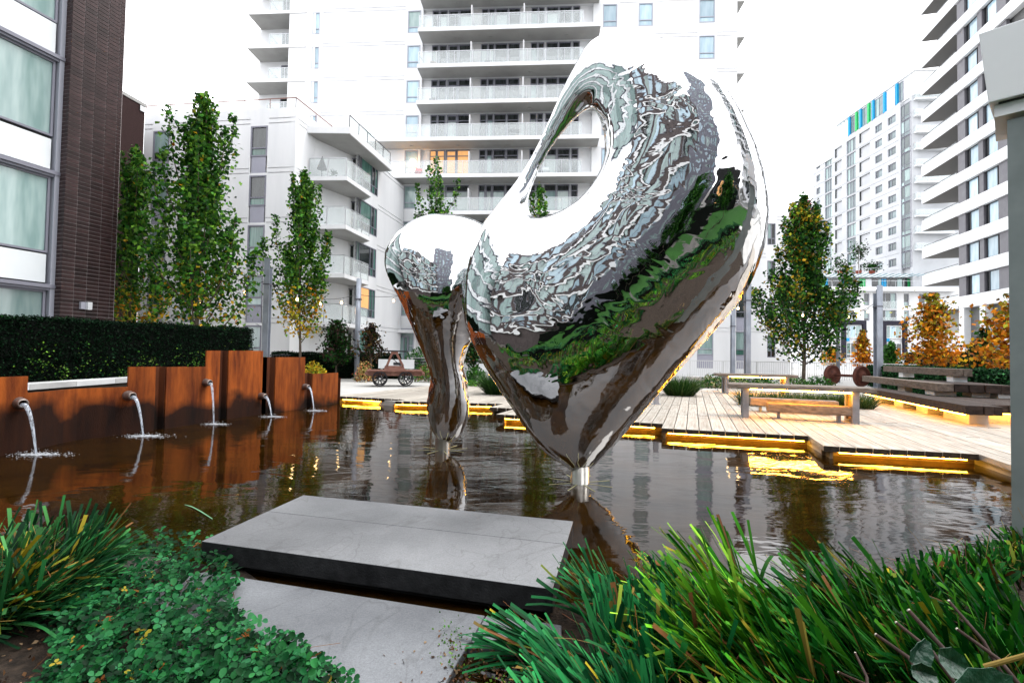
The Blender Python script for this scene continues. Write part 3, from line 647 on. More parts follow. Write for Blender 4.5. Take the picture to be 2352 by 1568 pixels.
def balcony(parent, fr, u0, u1, n0, n1, zb, th=.22, guardline=None, gh=1.05, ctrl=None, sl_mat=None):
    s_ = MB(); s_.box(u0,u1,n0,n1,zb,zb+th,fr); o = put('balcony', s_, sl_mat or WHITE, parent); ORG[o.name] = org(parent)
    o.location = (0,0,0); me = o.data
    if guardline: guard(o, [fr(a,b_,0) for a,b_ in guardline], zb+th, gh)
    return o
for i,L_ in enumerate(LV):
    a,b_ = cx(520), cx(1715)
    if abs(L_-18.6) < .2: a = U(845)
    if abs(L_-15.65) < .2: a = U(894)
    o = balcony(TW, FT, a, b_, .001, 1.55, L_-.02, .3, [(a+.1,.1),(a+.1,1.47),(cx(1600),1.47),(cx(1600),.1)])
    dv = MB()
    for c in (868,1212): dv.box(cx(c)-.05,cx(c)+.05,.02,1.4,L_+.28,L_+2.2 if False else L_+2.1,FT)
    put('divider', dv, M('divider_frosted',(.55,.55,.56),None,rough=.4), o)
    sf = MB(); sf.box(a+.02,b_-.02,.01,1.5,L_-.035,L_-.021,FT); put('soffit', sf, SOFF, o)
    fx = MB()
    for q in (.2,.4,.62,.82): u_ = a+(b_-a)*q; fx.box(u_-.12,u_+.12,.5,.7,L_-.09,L_-.036,FT)
    put('ceiling_light', fx, SOFF, o)
# set back bay with balconies at the tower's left
nb = -1.9; FTb = lambda x: FT.u(x, 300, nb)
b0, b1 = FTb(591), FTb(683)
m = MB(); ops = [(FTb(641),b1-.02,L_-2.5,L_-.35) for L_ in LV[3:]]
wall(m, FT, b0, b1+.3, 9, ztop, ops, nb, .1); m.box(b0, .0, -12, nb-.5, 9, ztop-.02, FT); m.box(FTb(683)+.05, U(704)-.001 if U(704)<0 else .0, nb-.2, -.001, 9, ztop-.01, FT)
put('wall', m, WHITE, TW)
m = MB(); m.box(U(682), -.001, -1.88, -.002, 9, ztop-.015, FT); put('pier', m, WHITE, TW)
for L_ in LV[3:]:
    window(TW, FT, FTb(641), b1-.02, L_-2.5, L_-.35, (.5,), (), FRAME, random.choice([(PDARK,PGREEN),(PGREEN,PGREEN),(PDARK,PDARK)]), n=nb-.06, bw=.08)
    s_ = MB(); a,c = U(555), U(692); s_.box(a,c,nb+.001,0.05,L_-.02,L_+.24,FT); o = put('balcony', s_, WHITE, TW)
    guard(o, [FT(U(604),nb+.1,0),FT(U(604),-.1,0),FT(U(681),-.1,0)], L_+.24)
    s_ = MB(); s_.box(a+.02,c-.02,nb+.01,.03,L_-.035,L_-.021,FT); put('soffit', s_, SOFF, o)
    s_ = MB(); s_.box(uR+.001,uR+.72,-2.2,-.3,L_-.02,L_+.2,FT); o = put('balcony', s_, WHITE, TW)
    guard(o, [FT(uR+.05,-.4,0),FT(uR+.62,-.4,0),FT(uR+.62,-2.1,0)], L_+.2)
    s_ = MB(); s_.box(uR+.02,uR+.7,-2.18,-.32,L_-.035,L_-.021,FT); put('soffit', s_, SOFF, o)
# ground floor ledge, door, louver
m = MB(); m.box(U(868,760),U(1200,760),.002,.7,3.35,3.6,FT); put('ledge', m, WHITE, TW)
window(TW, FT, U(911,780), U(939,780), .3, 3.1, (.62,), (), FRAME, (PTEAL,PGREEN), n=.08, bw=.1, label='teal glass entrance door at ground level')
m = MB()
for k in range(9): m.bar(FT(U(897,780),.04,1.55+k*.17), FT(U(908,780),.04,1.55+k*.17), .07, .1)
put('louver', m, DRAIL, TW)
# low white wing to the right of the tower
FL = Fr((17.5,38.0),(21.7,37.7)); LW = thing('low_wing', FL(2,-3,0), 'low white wing with narrow window strip joining the right foot of the tall tower', 'building')
l0,l1 = FL.u(1688), FL.u(1712); ops = []
l2,l3 = FL.u(1762), FL.u(1781)
for L_ in LV[:4]: ops += [(l0,l1,L_-2.93,L_),(l2,l3,L_-2.0,L_-.3)]+groove(l1+.2,l2-.1,L_-.06)+groove(l3+.1,FL.len,L_-.06)
m = MB(); wall(m, FL, .0, FL.len, .2, 13.0, ops, 0, .12); m.box(.01, FL.len-.01, -7, -.5, .2, 12.98, FL); put('wall', m, WHITE, LW)
for L_ in LV[:4]:
    window(LW, FL, l2, l3, L_-2.0, L_-.3, (.5,), (.3,), FRAME, (PDARK,PTEAL,PDARK,PDARK), n=-.05, bw=.06)
    window(LW, FL, l0, l1, L_-1.9, L_, (), (.25,), FRAME, (PGREEN,PTEAL) if L_<5 else (PDARK,PDARK), n=-.05, bw=.07)
    sp = MB(); sp.box(l0,l1,-.06,-.01,L_-2.93,L_-1.92,FL); put('spandrel', sp, SPAND, LW)
# ------------------------------------------------------------------ white wing on the left
FW = Fr((-22.75,29.25),(-12.87,27.95)); F1 = Fr((-12.87,27.95),(-11.95,32.1)); F2 = Fr((-11.95,32.1),(-10.45,32.3)); F3 = Fr((-10.45,32.3),(-9.1,39.4))
WG = thing('apartment_wing', FW(5,-3,0), 'five storey white apartment wing with corner balconies left of the tower', 'building')
GL = [3.3,6.25,9.2,12.15,15.1]; cols_ = [(345,383),(423,446),(570,609)]
ops = []; ws = []
for g_ in GL:
    prev = 0
    for x0,x1 in cols_:
        a,b_ = FW.u(x0,500), FW.u(x1,500); ops.append((a,b_,g_-2.95+.02,g_-.12)); ws.append((a,b_,g_)); ops += groove(prev,a-.05,g_); prev = b_+.05
    ops += groove(prev, FW.len-.001, g_)
m = MB(); wall(m, FW, 0, FW.len, .2, 16.0, ops, 0, .12)
wall(m, F1, .001, F1.len, .2, 16.0, sum([groove(.01,F1.len-.01,g_) for g_ in GL],[]), 0)
w3 = (F3.u(820,500), F3.u(866,500)); ops3 = [(w3[0],w3[1],g_-2.1,g_-.05) for g_ in GL]; 
for g_ in GL: ops3 += groove(w3[1]+.1, F3.len, g_)
wall(m, F3, .0, F3.len, .2, 15.4, ops3, 0, .15)
m.box(0.01, FW.len-.3, -6, -.5, .2, 15.7, FW); m.prism([F1(.2,-.5,0)[:2],F3(0,-.5,0)[:2],F3(F3.len,-.5,0)[:2],F3(F3.len,-6,0)[:2],F1(.2,-5,0)[:2]], .2, 15.3)
m.box(0, F2.len, -.5, -.25, .2, 15.2, F2)
put('wall', m, WHITE, WG)
for i,(a,b_,g_) in enumerate(ws):
    pn = random.choice([(PGREEN,PDARK),(PTEAL,PGREEN),(PDARK,PTEAL)]) if g_ > 4 else (PTEAL,PTEAL)
    window(WG, FW, a, b_, g_-1.95, g_-.12, (), (.28,), FRAME, pn, n=-.04, bw=.09)
    sp = MB(); sp.box(a+.09,b_-.09,-.05,-.015,g_-2.93,g_-1.96,FW); put('spandrel', sp, SPAND, WG)
for i,g_ in enumerate(GL):
    window(WG, F3, w3[0], w3[1], g_-2.1, g_-.05, (.16,.7,.86), (.28,), FRAME, (PWARM,PGREEN,PTEAL,PWARM,PDARK,PGREEN,PGREEN,PGREEN) if i == 1 else random.choice([(PGREEN,PDARK,PDARK,PGREEN),(PDARK,PGREEN,PDARK)]), n=-.04, bw=.06)
    window(WG, F2, .02, F2.len-.02, g_-2.6, g_-.3, (.3,.62), (), FRAME, (PDARK,PWARM if i in (1,2,4) else PGREEN,PDARK), n=-.1, bw=.07, label='glazed balcony door with warm light inside' if i in (1,2,4) else None)
BA,BB,BC,BD = (-12.62,29.05),(-10.13,28.9),(-9.56,31.95),(-10.35,32.9)
for g_ in GL[:4]:
    zb = g_-.08; s_ = MB(); s_.prism([BA,BB,BC,BD,(-11.9,32.0)], zb, zb+.24); o = put('balcony', s_, WHITE, WG)
    guard(o, [(BA[0]+.12,BA[1]+.06),(BB[0]-.06,BB[1]+.06),(BC[0]-.06,BC[1]-.03)], zb+.24, 1.15, 1.1)
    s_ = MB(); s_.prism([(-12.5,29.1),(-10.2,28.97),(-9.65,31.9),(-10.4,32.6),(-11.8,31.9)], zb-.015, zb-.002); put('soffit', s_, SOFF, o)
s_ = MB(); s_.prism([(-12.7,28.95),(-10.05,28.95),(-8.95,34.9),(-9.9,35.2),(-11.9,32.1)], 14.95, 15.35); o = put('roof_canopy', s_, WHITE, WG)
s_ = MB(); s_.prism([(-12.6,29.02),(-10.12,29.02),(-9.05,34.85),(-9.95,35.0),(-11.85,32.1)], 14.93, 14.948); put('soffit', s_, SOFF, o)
guard(o, [(-10.2,29.3),(-9.1,34.8)], 15.35, .9, 1.2, DRAIL)
def thinrail(parent, P, z, h, mt, sp=1.6, r=.018, pick=None):
    m = MB()
    for a,b_ in zip(P,P[1:]):
        a = Vector((a[0],a[1],0)); b_ = Vector((b_[0],b_[1],0)); L = (b_-a).length; k = max(1,round(L/sp)); zz = Vector((0,0,1))
        m.bar(a+zz*(z+h), b_+zz*(z+h), .045)
        for i in range(k+1): q = a.lerp(b_, i/k); m.bar(q+zz*z, q+zz*(z+h-.02), .03)
    put('railing', m, mt, parent)
thinrail(WG, [FW(0,-.1,0), FW(FW.len-.1,-.1,0), F1(3.9,-.1,0)], 16.0, .62, M('rail_rust',(.2,.1,.08),None,rough=.5), 1.7)
# ------------------------------------------------------------------ dark brick office on the left
az = math.radians(16.4); dd = Vector((math.sin(az), math.cos(az))); g0 = Vector((-15.82,16.6))
FG = Fr(g0-dd*27.3, g0); OB = thing('brick_office', FG(3,-4,0), 'office block with dark brown brick pier and large teal windows at the left edge', 'office building')
q = [FG.z(118, s_*.7656) for s_ in (64,159,175,407,514,522,760,859,872)]   # measured storey lines at the pier
fl = (q[5]-q[8]+q[2]-q[5])/2; wb = [q[6]-fl, q[6], q[3], q[3]+fl, q[3]+2*fl]     # window bottoms
gm = MB(); m = MB()
m.box(0,27.5,-6,-.3,.2,20,FG); put('wall', m, M('office_core',(.1,.1,.1),None), OB)
for i,z0 in enumerate(wb):
    z0 = max(z0, .4); zt = (wb[i]+fl-1.35) if i else q[8]
    for a,b_ in [(.05+3.39*k,3.39+3.39*k) for k in range(8)]:
        window(OB, FG, a, b_, z0, zt, (), (), FRAME, (PTEAL,), n=-.12, bw=.07)
        sp = MB(); sp.box(a+.05,b_-.05,-.1,-.04,zt+.26,wb[i]+fl-.06,FG); put('spandrel', sp, M('spandrel_glass',(.62,.66,.68),(.68,.71,.73),1,.15,spec=.8), OB)
    fr_ = MB(); fr_.box(0,27.3,-.2,.1,zt+.08,zt+.2,FG); fr_.box(0,27.2,-.15,.03,zt,zt+.078,FG); put('ledge', fr_, FRAME, OB)
fr_ = MB(); fr_.box(27.16,27.3,-.25,.06,.4,19,FG); put('mullion', fr_, LFRAME, OB)
nrm = FG.n; FBk = Fr(g0+nrm*.36, g0+nrm*.36+dd*4)
ub = FBk.u(262, 700); MORT = M('mortar', (.36,.32,.32),(.44,.4,.4),3,.8)
m = MB(); m.box(0.01,ub-.01,-.6,-.022,.2,19,FBk); m.box(ub,ub+.02,-3,-.03,.2,19,FBk); put('backing', m, MORT, OB)
MG = .02; ch = (FBk.z(250,329*.7656)-FBk.z(250,758*.7656))/38; ncol = 4.4; bw_ = ub/ncol
BR = M('dark_brick', (.016,.008,.008),(.038,.02,.02),5,.4,.1,40,rnd=.4)
def brick_me(w_, h): 
    m = MB(); m.hexa([(0,0,0),(w_,0,0),(w_,.05,0),(0,.05,0),(0,0,h),(w_,0,h),(w_,.05,h),(0,.05,h)]); me = bpy.data.meshes.new('brick'); me.from_pydata(m.v,[],m.f); me.materials.append(BR); return me
full = brick_me(bw_-MG, ch-MG); half = brick_me(bw_*.4-MG, ch-MG); side = brick_me(.165, ch-MG)
rest = MB(); nbk = 0; zb0 = FBk.z(200, 740*.98)
rows = int(16/ch); 
for r_ in range(rows):
    z = 2.0+r_*ch; vis = 2.4 < z < 15.2
    for c_ in range(5):
        u_ = c_*bw_+.007; me = full if c_ < 4 else half
        if vis and nbk < 300-0 and c_ < 3 : inst('brick', me, OB, FBk(u_, 0, z), FBk.ang); nbk += 1
        else: rest.box(u_, u_+(bw_ if c_ < 4 else bw_*.4)-MG, -.05, 0, z, z+ch-MG, FBk)
    rest.box(-.002,.05,-.18,-.01,z,z+ch-MG,FBk); rest.box(-.002,.05,-.35,-.19,z,z+ch-MG,FBk)
put('bricks', rest, BR, OB, kind='stuff')
m = MB(); z = FBk.z(195, 702); u_ = FBk.u(193,702); m.box(u_-.16,u_,0.01,.1,z-.13,z+.12,FBk); put('wall_lamp', m, M('lamp_box',(.35,.35,.4),None,rough=.3), OB)
m = MB(); m.box(u_+.0,u_+.14,.03,.2,z-.14,z+.13,FBk); put('wall_lamp_cover', m, WHITE2, OB)
# dark brick block behind it
b0_ = AY(270,500,25.5); b1_ = AY(323,500,27.5)
FD = Fr((b0_.x-1.2,b0_.y-4),(b1_.x,b1_.y)); DB = thing('brick_block', FD(2,-3,0), 'dark reddish brick block with plain wall seen between the office and the white wing', 'building')
m = MB(); m.box(0,FD.len,-6,0,.2,FD.z(323,241),FD); put('wall', m, M('dark_brick_wall',(.018,.007,.007),(.035,.016,.015),40,.8,.3,60,stretch=(.3,.3,1.6)), DB)
m = MB(); m.box(-.1,FD.len+.05,-6.1,.05,FD.z(323,241)+.002,FD.z(323,241)+.18,FD); put('coping', m, SOFF, DB)
m = MB(); m.box(FD.len-.35,FD.len+.12,.06,.07,FD.z(323,241)-.35,FD.z(323,241)-.05,FD); put('flashing', m, WHITE2, DB)
# ------------------------------------------------------------------ white and grey block on the right
FR = Fr((45.25,53.2),(42,40.6)); RB = thing('terraced_block', FR(6,-6,0), 'white and grey apartment block with long banded balconies at the right edge', 'apartment block')
uw = FR.u(2198,600); ue = FR.u(2345,600); zk = [7.0+3.05*k for k in range(14)]; xx = lambda c: FR.u((2672+c/3.135)*.7656, 500)
m = MB(); m.box(uw, ue+8, -12, -.55, .2, zk[-1]+3, FR); put('wall', m, M('grey_recess',(.1,.1,.1),(.14,.14,.14),1,.6), RB)
GREYP = M('grey_cladding',(.125,.12,.135),(.15,.147,.16),2,.5)
for k,z in enumerate(zk):
    m = MB(); m.box(uw-.05, ue+8, -.5, .02, z, z+1.12, FR); m.box(uw-.05, ue+8, -.5,.07, z-.02,z+.22,FR); put('band', m, WHITE2, RB)
    # open terrace at the far end
    s_ = MB(); s_.box(0, uw-.051, -9, .02, z, z+.3, FR); s_.box(0, uw-.051, -.12, .02, z+.3, z+1.12, FR); s_.box(0,.12,-8.9,-.13,z+.3,z+1.12,FR); o = put('balcony', s_, WHITE2, RB)
    r_ = MB(); r_.box(.25,uw,-.1,-.06,z+1.32,z+1.38,FR); put('railing', r_, DRAIL, o)
    g_ = MB(); g_.box(.3,uw-.1,-.09,-.07,z+1.13,z+1.31,FR); put('glass_panel', g_, GUARD, o)
    s_ = MB(); s_.box(.05,uw-.1,-8.9,-.02,z-.02,z-.004,FR); put('soffit', s_, M('dark_soffit',(.14,.135,.13),None), o)
    z0, z1 = z+1.12, z+3.05
    if k % 2: pat = [('g',625,695),('w',700,820),('g',822,862),('w',868,1005),('g',1007,1092),('r',1095,1200)]
    else: pat = [('g',625,690),('w',695,812),('g',815,860),('w',865,990),('g',1000,1090),('r',1095,1200)]
    for kd,a,b_ in pat:
        a, b_ = xx(a), xx(b_)
        if kd == 'g': p_ = MB(); p_.box(a,b_,-.4,-.12,z0-.01,z1,FR); put('cladding_panel', p_, GREYP, RB)
        elif kd == 'w': window(RB, FR, a, b_, z0, z1, (.22,) if k%2==0 else (.8,), (), M('frame_black',(.02,.02,.025),None,rough=.4), (PDARK,PPALE) if k%2==0 else (PPALE,PDARK), n=-.3, bw=.1)
        else: r_ = MB(); r_.box(a+.1,b_-.1,-.3,-.28,z0+.02,z0+.5,FR); put('glass_panel', r_, GUARD, RB)
m = MB()
for c in (635,828,1050,1250): m.box(xx(c),xx(c)+.75,-.6,-.0,.2,6.98,FR)
put('column', m, WHITE2, RB)
m = MB(); m.box(0.2,uw,-4,-3.6,.2,6.9,FR); m.box(0,ue+8,-2.2,-2,4.8,6.98,FR); put('ground_storey', m, SOFF, RB)
for c in (760,950,1130): window(RB, FR, xx(c), xx(c+95), .3, 4.9, (.5,), (.45,), M('frame_black',(.02,.02,.025)), (PDARK,PDARK,PDARK,PTEAL), n=-1.9, bw=.1)
m = MB()
for k in range(2): m.box(0,uw-.1,-9,-.1,.3+3.0*k,.6+3.0*k,FR)
put('terrace_base', m, WHITE2, RB)
# ------------------------------------------------------------------ far tower with coloured glass
FWH = M('far_white', (.42,.43,.45), (.5,.51,.53), .3, .8); FP1 = glass('pane_far', (.08,.12,.13), (.17,.22,.23), .8); FP2 = glass('pane_far_dark', (.04,.06,.065), (.1,.13,.13), .8)
FF = Fr((66,105.9),(66,79.6)); FA = thing('glass_trimmed_tower', FF(13,-6,0), 'far white tower with a row of blue and green glass fins under its roof', 'apartment tower')
fx_ = lambda c: FF.u(1837.4+.24413*c, 500); zr = [17.4+2.8*k for k in range(10)]; zt = 46.2
ops = []; ws = []
for k,z in enumerate(zr):
    for a,b_,kd in ((155,190,'n'),(235,300,'w'),(330,395,'b'),(440,525,'w'),(560,660,'b'),(710,775,'n'),(830,905,'n')):
        A_1,B_1 = fx_(a), fx_(b_); hh = {'n':(.75,2.1),'w':(.1,2.6),'b':(.7,2.6)}[kd]
        ops.append((A_1,B_1,z+hh[0],z+hh[1]) if kd != 'b' else (A_1,B_1,z+hh[0],z+hh[1],1.3)); ws.append((kd,A_1,B_1,z+hh[0],z+hh[1]))
    ops += [(0.01,FF.len-2.6,z-.04,z+.03,.06)]
ops = [o for o in ops]
m = MB(); wall(m, FF, 0, FF.len-2.2, 14, zt, ops, 0, .3); m.box(0.01,FF.len,-14,-.5,14,zt-.05,FF); put('wall', m, FWH, FA)
CB = M('pane_blue',(.01,.28,.55),None,rough=.15); CGn = M('pane_lime',(.03,.42,.12),None,rough=.15)
for kd,a,b_,c,d_ in ws:
    if kd == 'b':
        r_ = MB(); r_.box(a+.05,b_-.05,-1.28,-1.2,c,d_-.05,FF); r_.box(a+.02,a+.06,-1.2,-.02,c,d_,FF); r_.box(a+.07,b_-.01,-1.19,-.3,d_-.06,d_-.01,FF); put('balcony_recess', r_, PDARK, FA)
        r_ = MB(); r_.box(b_-.5,b_-.06,-.9,-.8,c,d_-.2,FF); put('fin', r_, CGn if (a > 10 and random.random()<.7) else CB, FA)
    else: window(FA, FF, a, b_, c, d_, (.35,) if kd == 'n' else (.33,.66), (), FRAME, [FP1,FP2,FP1] if kd == 'n' else [FP1,FP1,PTEAL], n=-.2, bw=.1)
for k,z in enumerate(zr):
    window(FA, FF, FF.len-2.2, FF.len-.05, z+.05, z+2.75, (.3,.85), (.25,), FRAME, [FP1,FP2,PTEAL], n=-.1, bw=.08)
    for s0 in (0,):
        s_ = MB(); s_.box(-1.6,-.001,-4,-.4,z+2.7,z+2.85,FF); o = put('balcony', s_, WHITE, FA); guard(o, [FF(-1.5,-3.9,0),FF(-1.5,-.5,0)], z+2.85)
# penthouse storey
pz0, pz1 = zt+.02, zt+3.9
m = MB(); m.box(7.5,FF.len+.5,-9,-.4,pz0,pz1,FF); m.box(7.2,FF.len+.7,-9.2,-.1,pz1+.001,pz1+.25,FF); m.box(1.0,7.0,-4,.1,zt-2.4,zt-1.1,FF); m.box(1.0,7.2,-4,-.6,pz0,pz1-.9,FF); put('penthouse', m, WHITE2, FA)
for a,b_ in ((470,520),(545,620),(660,770),(880,960)): window(FA, FF, fx_(a), fx_(b_), pz0+.2, pz1-.3, (.33,.66), (), FRAME, [FP1,PTEAL], n=-.35, bw=.08)
for c,mt in ((452,CB),(520,CGn),(558,CB),(635,CGn),(678,CB),(785,CB),(903,CB)):
    p_ = MB(); p_.box(fx_(c),fx_(c+15),-.6,-.0,pz0-.1,pz1-.2,FF); put('fin', p_, mt, FA)
m = MB()
for k in range(12): m.bar(FF(.6+k*1.0,-.1,pz1-.3), FF(.9+k*1.0,-3,pz1+.3), .3, .05)
put('canopy_blade', m, M('canopy_glass',(.3,.45,.5),None,rough=.2), FA)
# corner bay facing the plaza
FC = Fr((66.05,79.55),(74.5,78.9)); cy = lambda c: FC.u(1837.4+.24413*c, 500)
m = MB(); wall(m, FC, 0.02, 1.0, 14, zt, [], 0); m.box(1.2,FC.len,-10,-1.8,14,zt+3,FC); put('wall', m, FWH, FA)
for k,z in enumerate(zr):
    s_ = MB(); s_.box(.3,6.2,-1.79,.6,z+2.65,z+2.85,FC); o = put('balcony', s_, WHITE2, FA); guard(o, [FC(.4,-.8,0),FC(.4,.5,0),FC(6.1,.5,0)], z+2.85, 1.05, 2)
    window(FA, FC, 2.2, 5.9, z, z+2.6, (.15,.4,.7), (), LFRAME, (PDARK,PTEAL,PDARK,PTEAL), n=-1.7, bw=.08)
# podium
FP = Fr((50.3,80.6),(75.5,78.3)); PB = thing('podium_block', FP(12,-5,0), 'white podium block with a band of green and blue panes and dark framed entrances', 'building')
px_ = lambda c: FP.u(1837.4+.24413*c, 700); py_ = lambda c: FP.z(2000, (680+c/3.136)*.7656)
m = MB(); ops = []; wl2 = []
def add(a,b_,c,d_,**k): ops.append((px_(a),px_(b_),py_(d_),py_(c))); wl2.append((px_(a),px_(b_),py_(d_),py_(c),k))
for a,b_ in ((372,540),(765,910)):
    add(a,b_,622,770,cols=(.3,.65),panes=(PDARK,PDARK,PTEAL)); add(a,b_,782,880,cols=(.3,.65),panes=(PDARK,PTEAL,PDARK))
for a,b_ in ((603,655),(978,1028)): add(a,b_,627,740,rows=(.3,),panes=(PTEAL,PDARK)); add(a,b_,785,885,rows=(.25,),panes=(PDARK,PTEAL))
add(235,290,622,700,panes=(PDARK,)); add(235,290,780,885,panes=(PDARK,)); add(1120,1320,630,720,cols=(.3,.6),panes=(PDARK,PTEAL))
wall(m, FP, 0, FP.len, .2, py_(572), ops, 0, .3); m.box(0.01,FP.len-.01,-9,-.5,.2,py_(575),FP)
m.box(-.3,px_(1435),-.01,1.2,py_(612),py_(574),FP); m.box(0,FP.len,-9,-.8,py_(466)+.002,py_(438),FP); put('wall', m, WHITE, PB)
for a,b_,c,d_,k in wl2: window(PB, FP, a, b_, c, d_, k.get('cols',()), k.get('rows',()), LFRAME, k['panes'], n=-.2, bw=.1)
g0_ = MB()
for a,b_,c in ((372,540,700),(765,910,700),(372,540,850),(765,910,850)): g0_.box(px_(a),px_(b_),.1,.16,py_(c+70 if c<800 else c+35),py_(c),FP)
put('glass_panel', g0_, GUARD, PB)
x = 250; seq = [CGn,CB,PDARK,PDARK,CB,CGn,PDARK,PTEAL,CGn,CGn,WHITE2,PDARK,PTEAL,CB,CB,PDARK,PDARK,PTEAL,PDARK,CGn,WHITE2]
wds = [28,32,40,85,26,30,85,30,28,32,60,60,30,24,28,40,60,50,50,30,40]
for w_,mt in zip(wds,seq):
    p_ = MB(); p_.box(px_(x+2),px_(x+w_-3),-1.4,-1.3,py_(568),py_(480),FP); put('fin' if mt in (CB,CGn) else 'pane', p_, mt, PB)
    p_ = None; x += w_
m = MB()
for k in range(26): m.bar(FP(px_(230)+k*.98,-1.2,py_(466)), FP(px_(230)+k*.98+.3,1.2,py_(452)), .35, .05)
put('canopy_blade', m, M('canopy_glass',(.3,.45,.5)), PB)
thinrail(PB, [FP(0,.9,0),FP(px_(1090),.9,0)], py_(574), 1.0, RAILG, 1.2); thinrail(PB, [FP(0,-.9,0),FP(px_(960),-.9,0)], py_(438), 1.0, RAILG, 1.5)
DKF = M('dark_portal',(.02,.018,.03),None,rough=.6)
for a,b_,i0,i1 in ((385,608,425,570),(762,990,800,948)):
    m = MB(); m.box(px_(a),px_(b_),.01,.5,py_(922),py_(884),FP); m.box(px_(a),px_(i0-5),.01,.5,py_(1240),py_(923),FP); m.box(px_(i1+8),px_(b_),.01,.5,py_(1180),py_(923),FP); put('portal', m, DKF, PB)
    window(PB, FP, px_(i0), px_(i1), py_(1050), py_(928), (.25,.6), (), WHITE2, (PTEAL,PPALE,PTEAL), n=.2, bw=.12)
    window(PB, FP, px_(i0), px_(i1), py_(1240), py_(1090), (.3,.65), (.25,), WHITE2, (PDARK,PGREEN,PDARK), n=.2, bw=.12)
    p_ = MB(); p_.box(px_(i0),px_(i0+30),.3,.34,py_(1080),py_(1048),FP); put('pane', p_, CB, PB)
# burgundy block far behind
p0, p1 = AY(1812,700,125), AY(1875,700,122)
FX = Fr((p0.x,p0.y),(p1.x,p1.y)); XB = thing('burgundy_block', FX(3,-3,0), 'distant block with burgundy upper floor rising behind the tall green tree', 'building')
m = MB(); m.box(0,FX.len,-8,0,.2,FX.z(1840,503),FX); put('wall', m, WHITE2, XB)
m = MB(); m.box(1,FX.len+1.5,-6,.4,FX.z(1840,503)+.01,FX.z(1840,482),FX); m.box(2,FX.len-1,-6,.2,FX.z(1840,474),FX.z(1840,462),FX); put('upper_floor', m, M('burgundy_panel',(.14,.012,.035),(.18,.02,.045),1,.5), XB)
window(XB, FX, 2, FX.len-1, FX.z(1840,482)+.02, FX.z(1840,474)-.02, (.3,.6), (), FRAME, (PDARK,), n=.0, bw=.1)
for zz in (520,545,572): window(XB, FX, 1.0, 5.5, FX.z(1840,zz+14), FX.z(1840,zz), (.5,), (), FRAME, (PDARK,), n=.06, bw=.15)
# ------------------------------------------------------------------ places behind the camera, seen only in the polished steel
def block(name, label, fr, h, depth, wmat, pm, nb_, pitch=3.2, u0=0, z0=3.5, ww=1.5, hh=1.7, bands=None, balc=False, step=2.6):
    T = thing(name, fr(fr.len/2,-depth/2,0), label, 'building'); m = MB(); m.box(0,fr.len,-depth,0,-.2,h,fr); put('wall', m, wmat, T)
    z = z0
    while z < h-2:
        u_ = .8
        while u_+ww < fr.len-.5:
            window(T, fr, u_, u_+ww, z, z+hh, (.5,), (), FRAME, [PTEAL,PDARK,PPALE,PTEAL] if pm is None else pm, n=.03, bw=.1); u_ += step
        if bands is not None: b_ = MB(); b_.box(-.1,fr.len+.1,.0,.3 if not balc else 1.3,z-1.2,z-.75,fr); put('band', b_, bands, T)
        z += pitch
    return T
block('brown_office', 'brown and teal office block reflected in the large mirror sculpture', Fr((-3,-16),(-17,-1)), 19, 8, M('brown_wall',(.05,.04,.04),(.08,.065,.065),2,.6), [PTEAL,PTEAL,PPALE,PDARK], 0, ww=2.6, hh=2.2, step=3.3, bands=WHITE2)
block('grey_tower', 'tall grey tower with small pale windows reflected in the mirror steel', Fr((8,-30),(-6,-27)), 44, 12, M('slate_wall',(.13,.13,.16),(.17,.17,.2),2,.6), [PPALE,PTEAL], 0, ww=1.3, hh=1.6, step=2.3)
block('curved_canopy_block', 'low dark glazed block with white roof edge reflected behind the lawn', Fr((20,-19),(8,-24)), 7, 6, M('dark_shopfront',(.02,.02,.02),None), [PDARK,PWARM,PDARK], 0, z0=.8, pitch=8, ww=2.4, hh=3.6, step=2.8, bands=WHITE)
block('balcony_tower', 'white balcony tower reflected along the right flank of the large sculpture', Fr((31,-4),(22,-18)), 50, 12, WHITE, [PDARK,PTEAL,PDARK], 0, ww=3.2, hh=2.1, step=4.2, bands=WHITE, balc=True)
LAWN = M('lawn',(.01,.05,.004),(.02,.09,.008),30,.9,.5,80)
put('lawn', MB().prism([(-9,-3),(1,-2.6),(5,-6),(4,-14),(-4,-15),(-9,-10)], -.3, -.02), LAWN, kind='structure')
put('lawn', MB().prism([(6,-2),(18,-3),(20,-12),(9,-15),(5.8,-8)], -.3, -.02), LAWN, kind='structure')
put('garden_path', MB().prism([(-30,-1.4),(30,-1.4),(60,-60),(-60,-60)], -.5, -.06), M('grey_paving',(.07,.066,.06),(.13,.12,.11),1.5,.8), kind='structure')
# ------------------------------------------------------------------ plants
def quadmesh(name, V, F, Cc, mat, parent=None, org_=None, kind=None, label=None, cat=None, group=None):
    V = np.asarray(V, np.float32); F = np.asarray(F, np.int32)
    if parent is not None: off = np.array(org(parent)); loc = (0,0,0)
    else: off = np.array([(V[:,0].min()+V[:,0].max())/2,(V[:,1].min()+V[:,1].max())/2,V[:,2].min()]) if org_ is None else np.array(org_); loc = off
    V = V-off; me = bpy.data.meshes.new(name); n = len(F); k = F.shape[1]
    me.vertices.add(len(V)); me.vertices.foreach_set('co', V.ravel()); me.loops.add(n*k); me.loops.foreach_set('vertex_index', F.ravel())
    me.polygons.add(n); me.polygons.foreach_set('loop_start', np.arange(0,n*k,k,dtype=np.int32)); me.update(calc_edges=True)
    ca = me.color_attributes.new('Col', 'FLOAT_COLOR', 'POINT'); ca.data.foreach_set('color', np.concatenate([Cc, np.ones((len(V),1))],1).astype(np.float32).ravel())
    me.materials.append(mat); me.validate(); o = mk(name, me, parent, loc); ORG[o.name] = Vector(off); return tags(o, label, cat, group, kind)
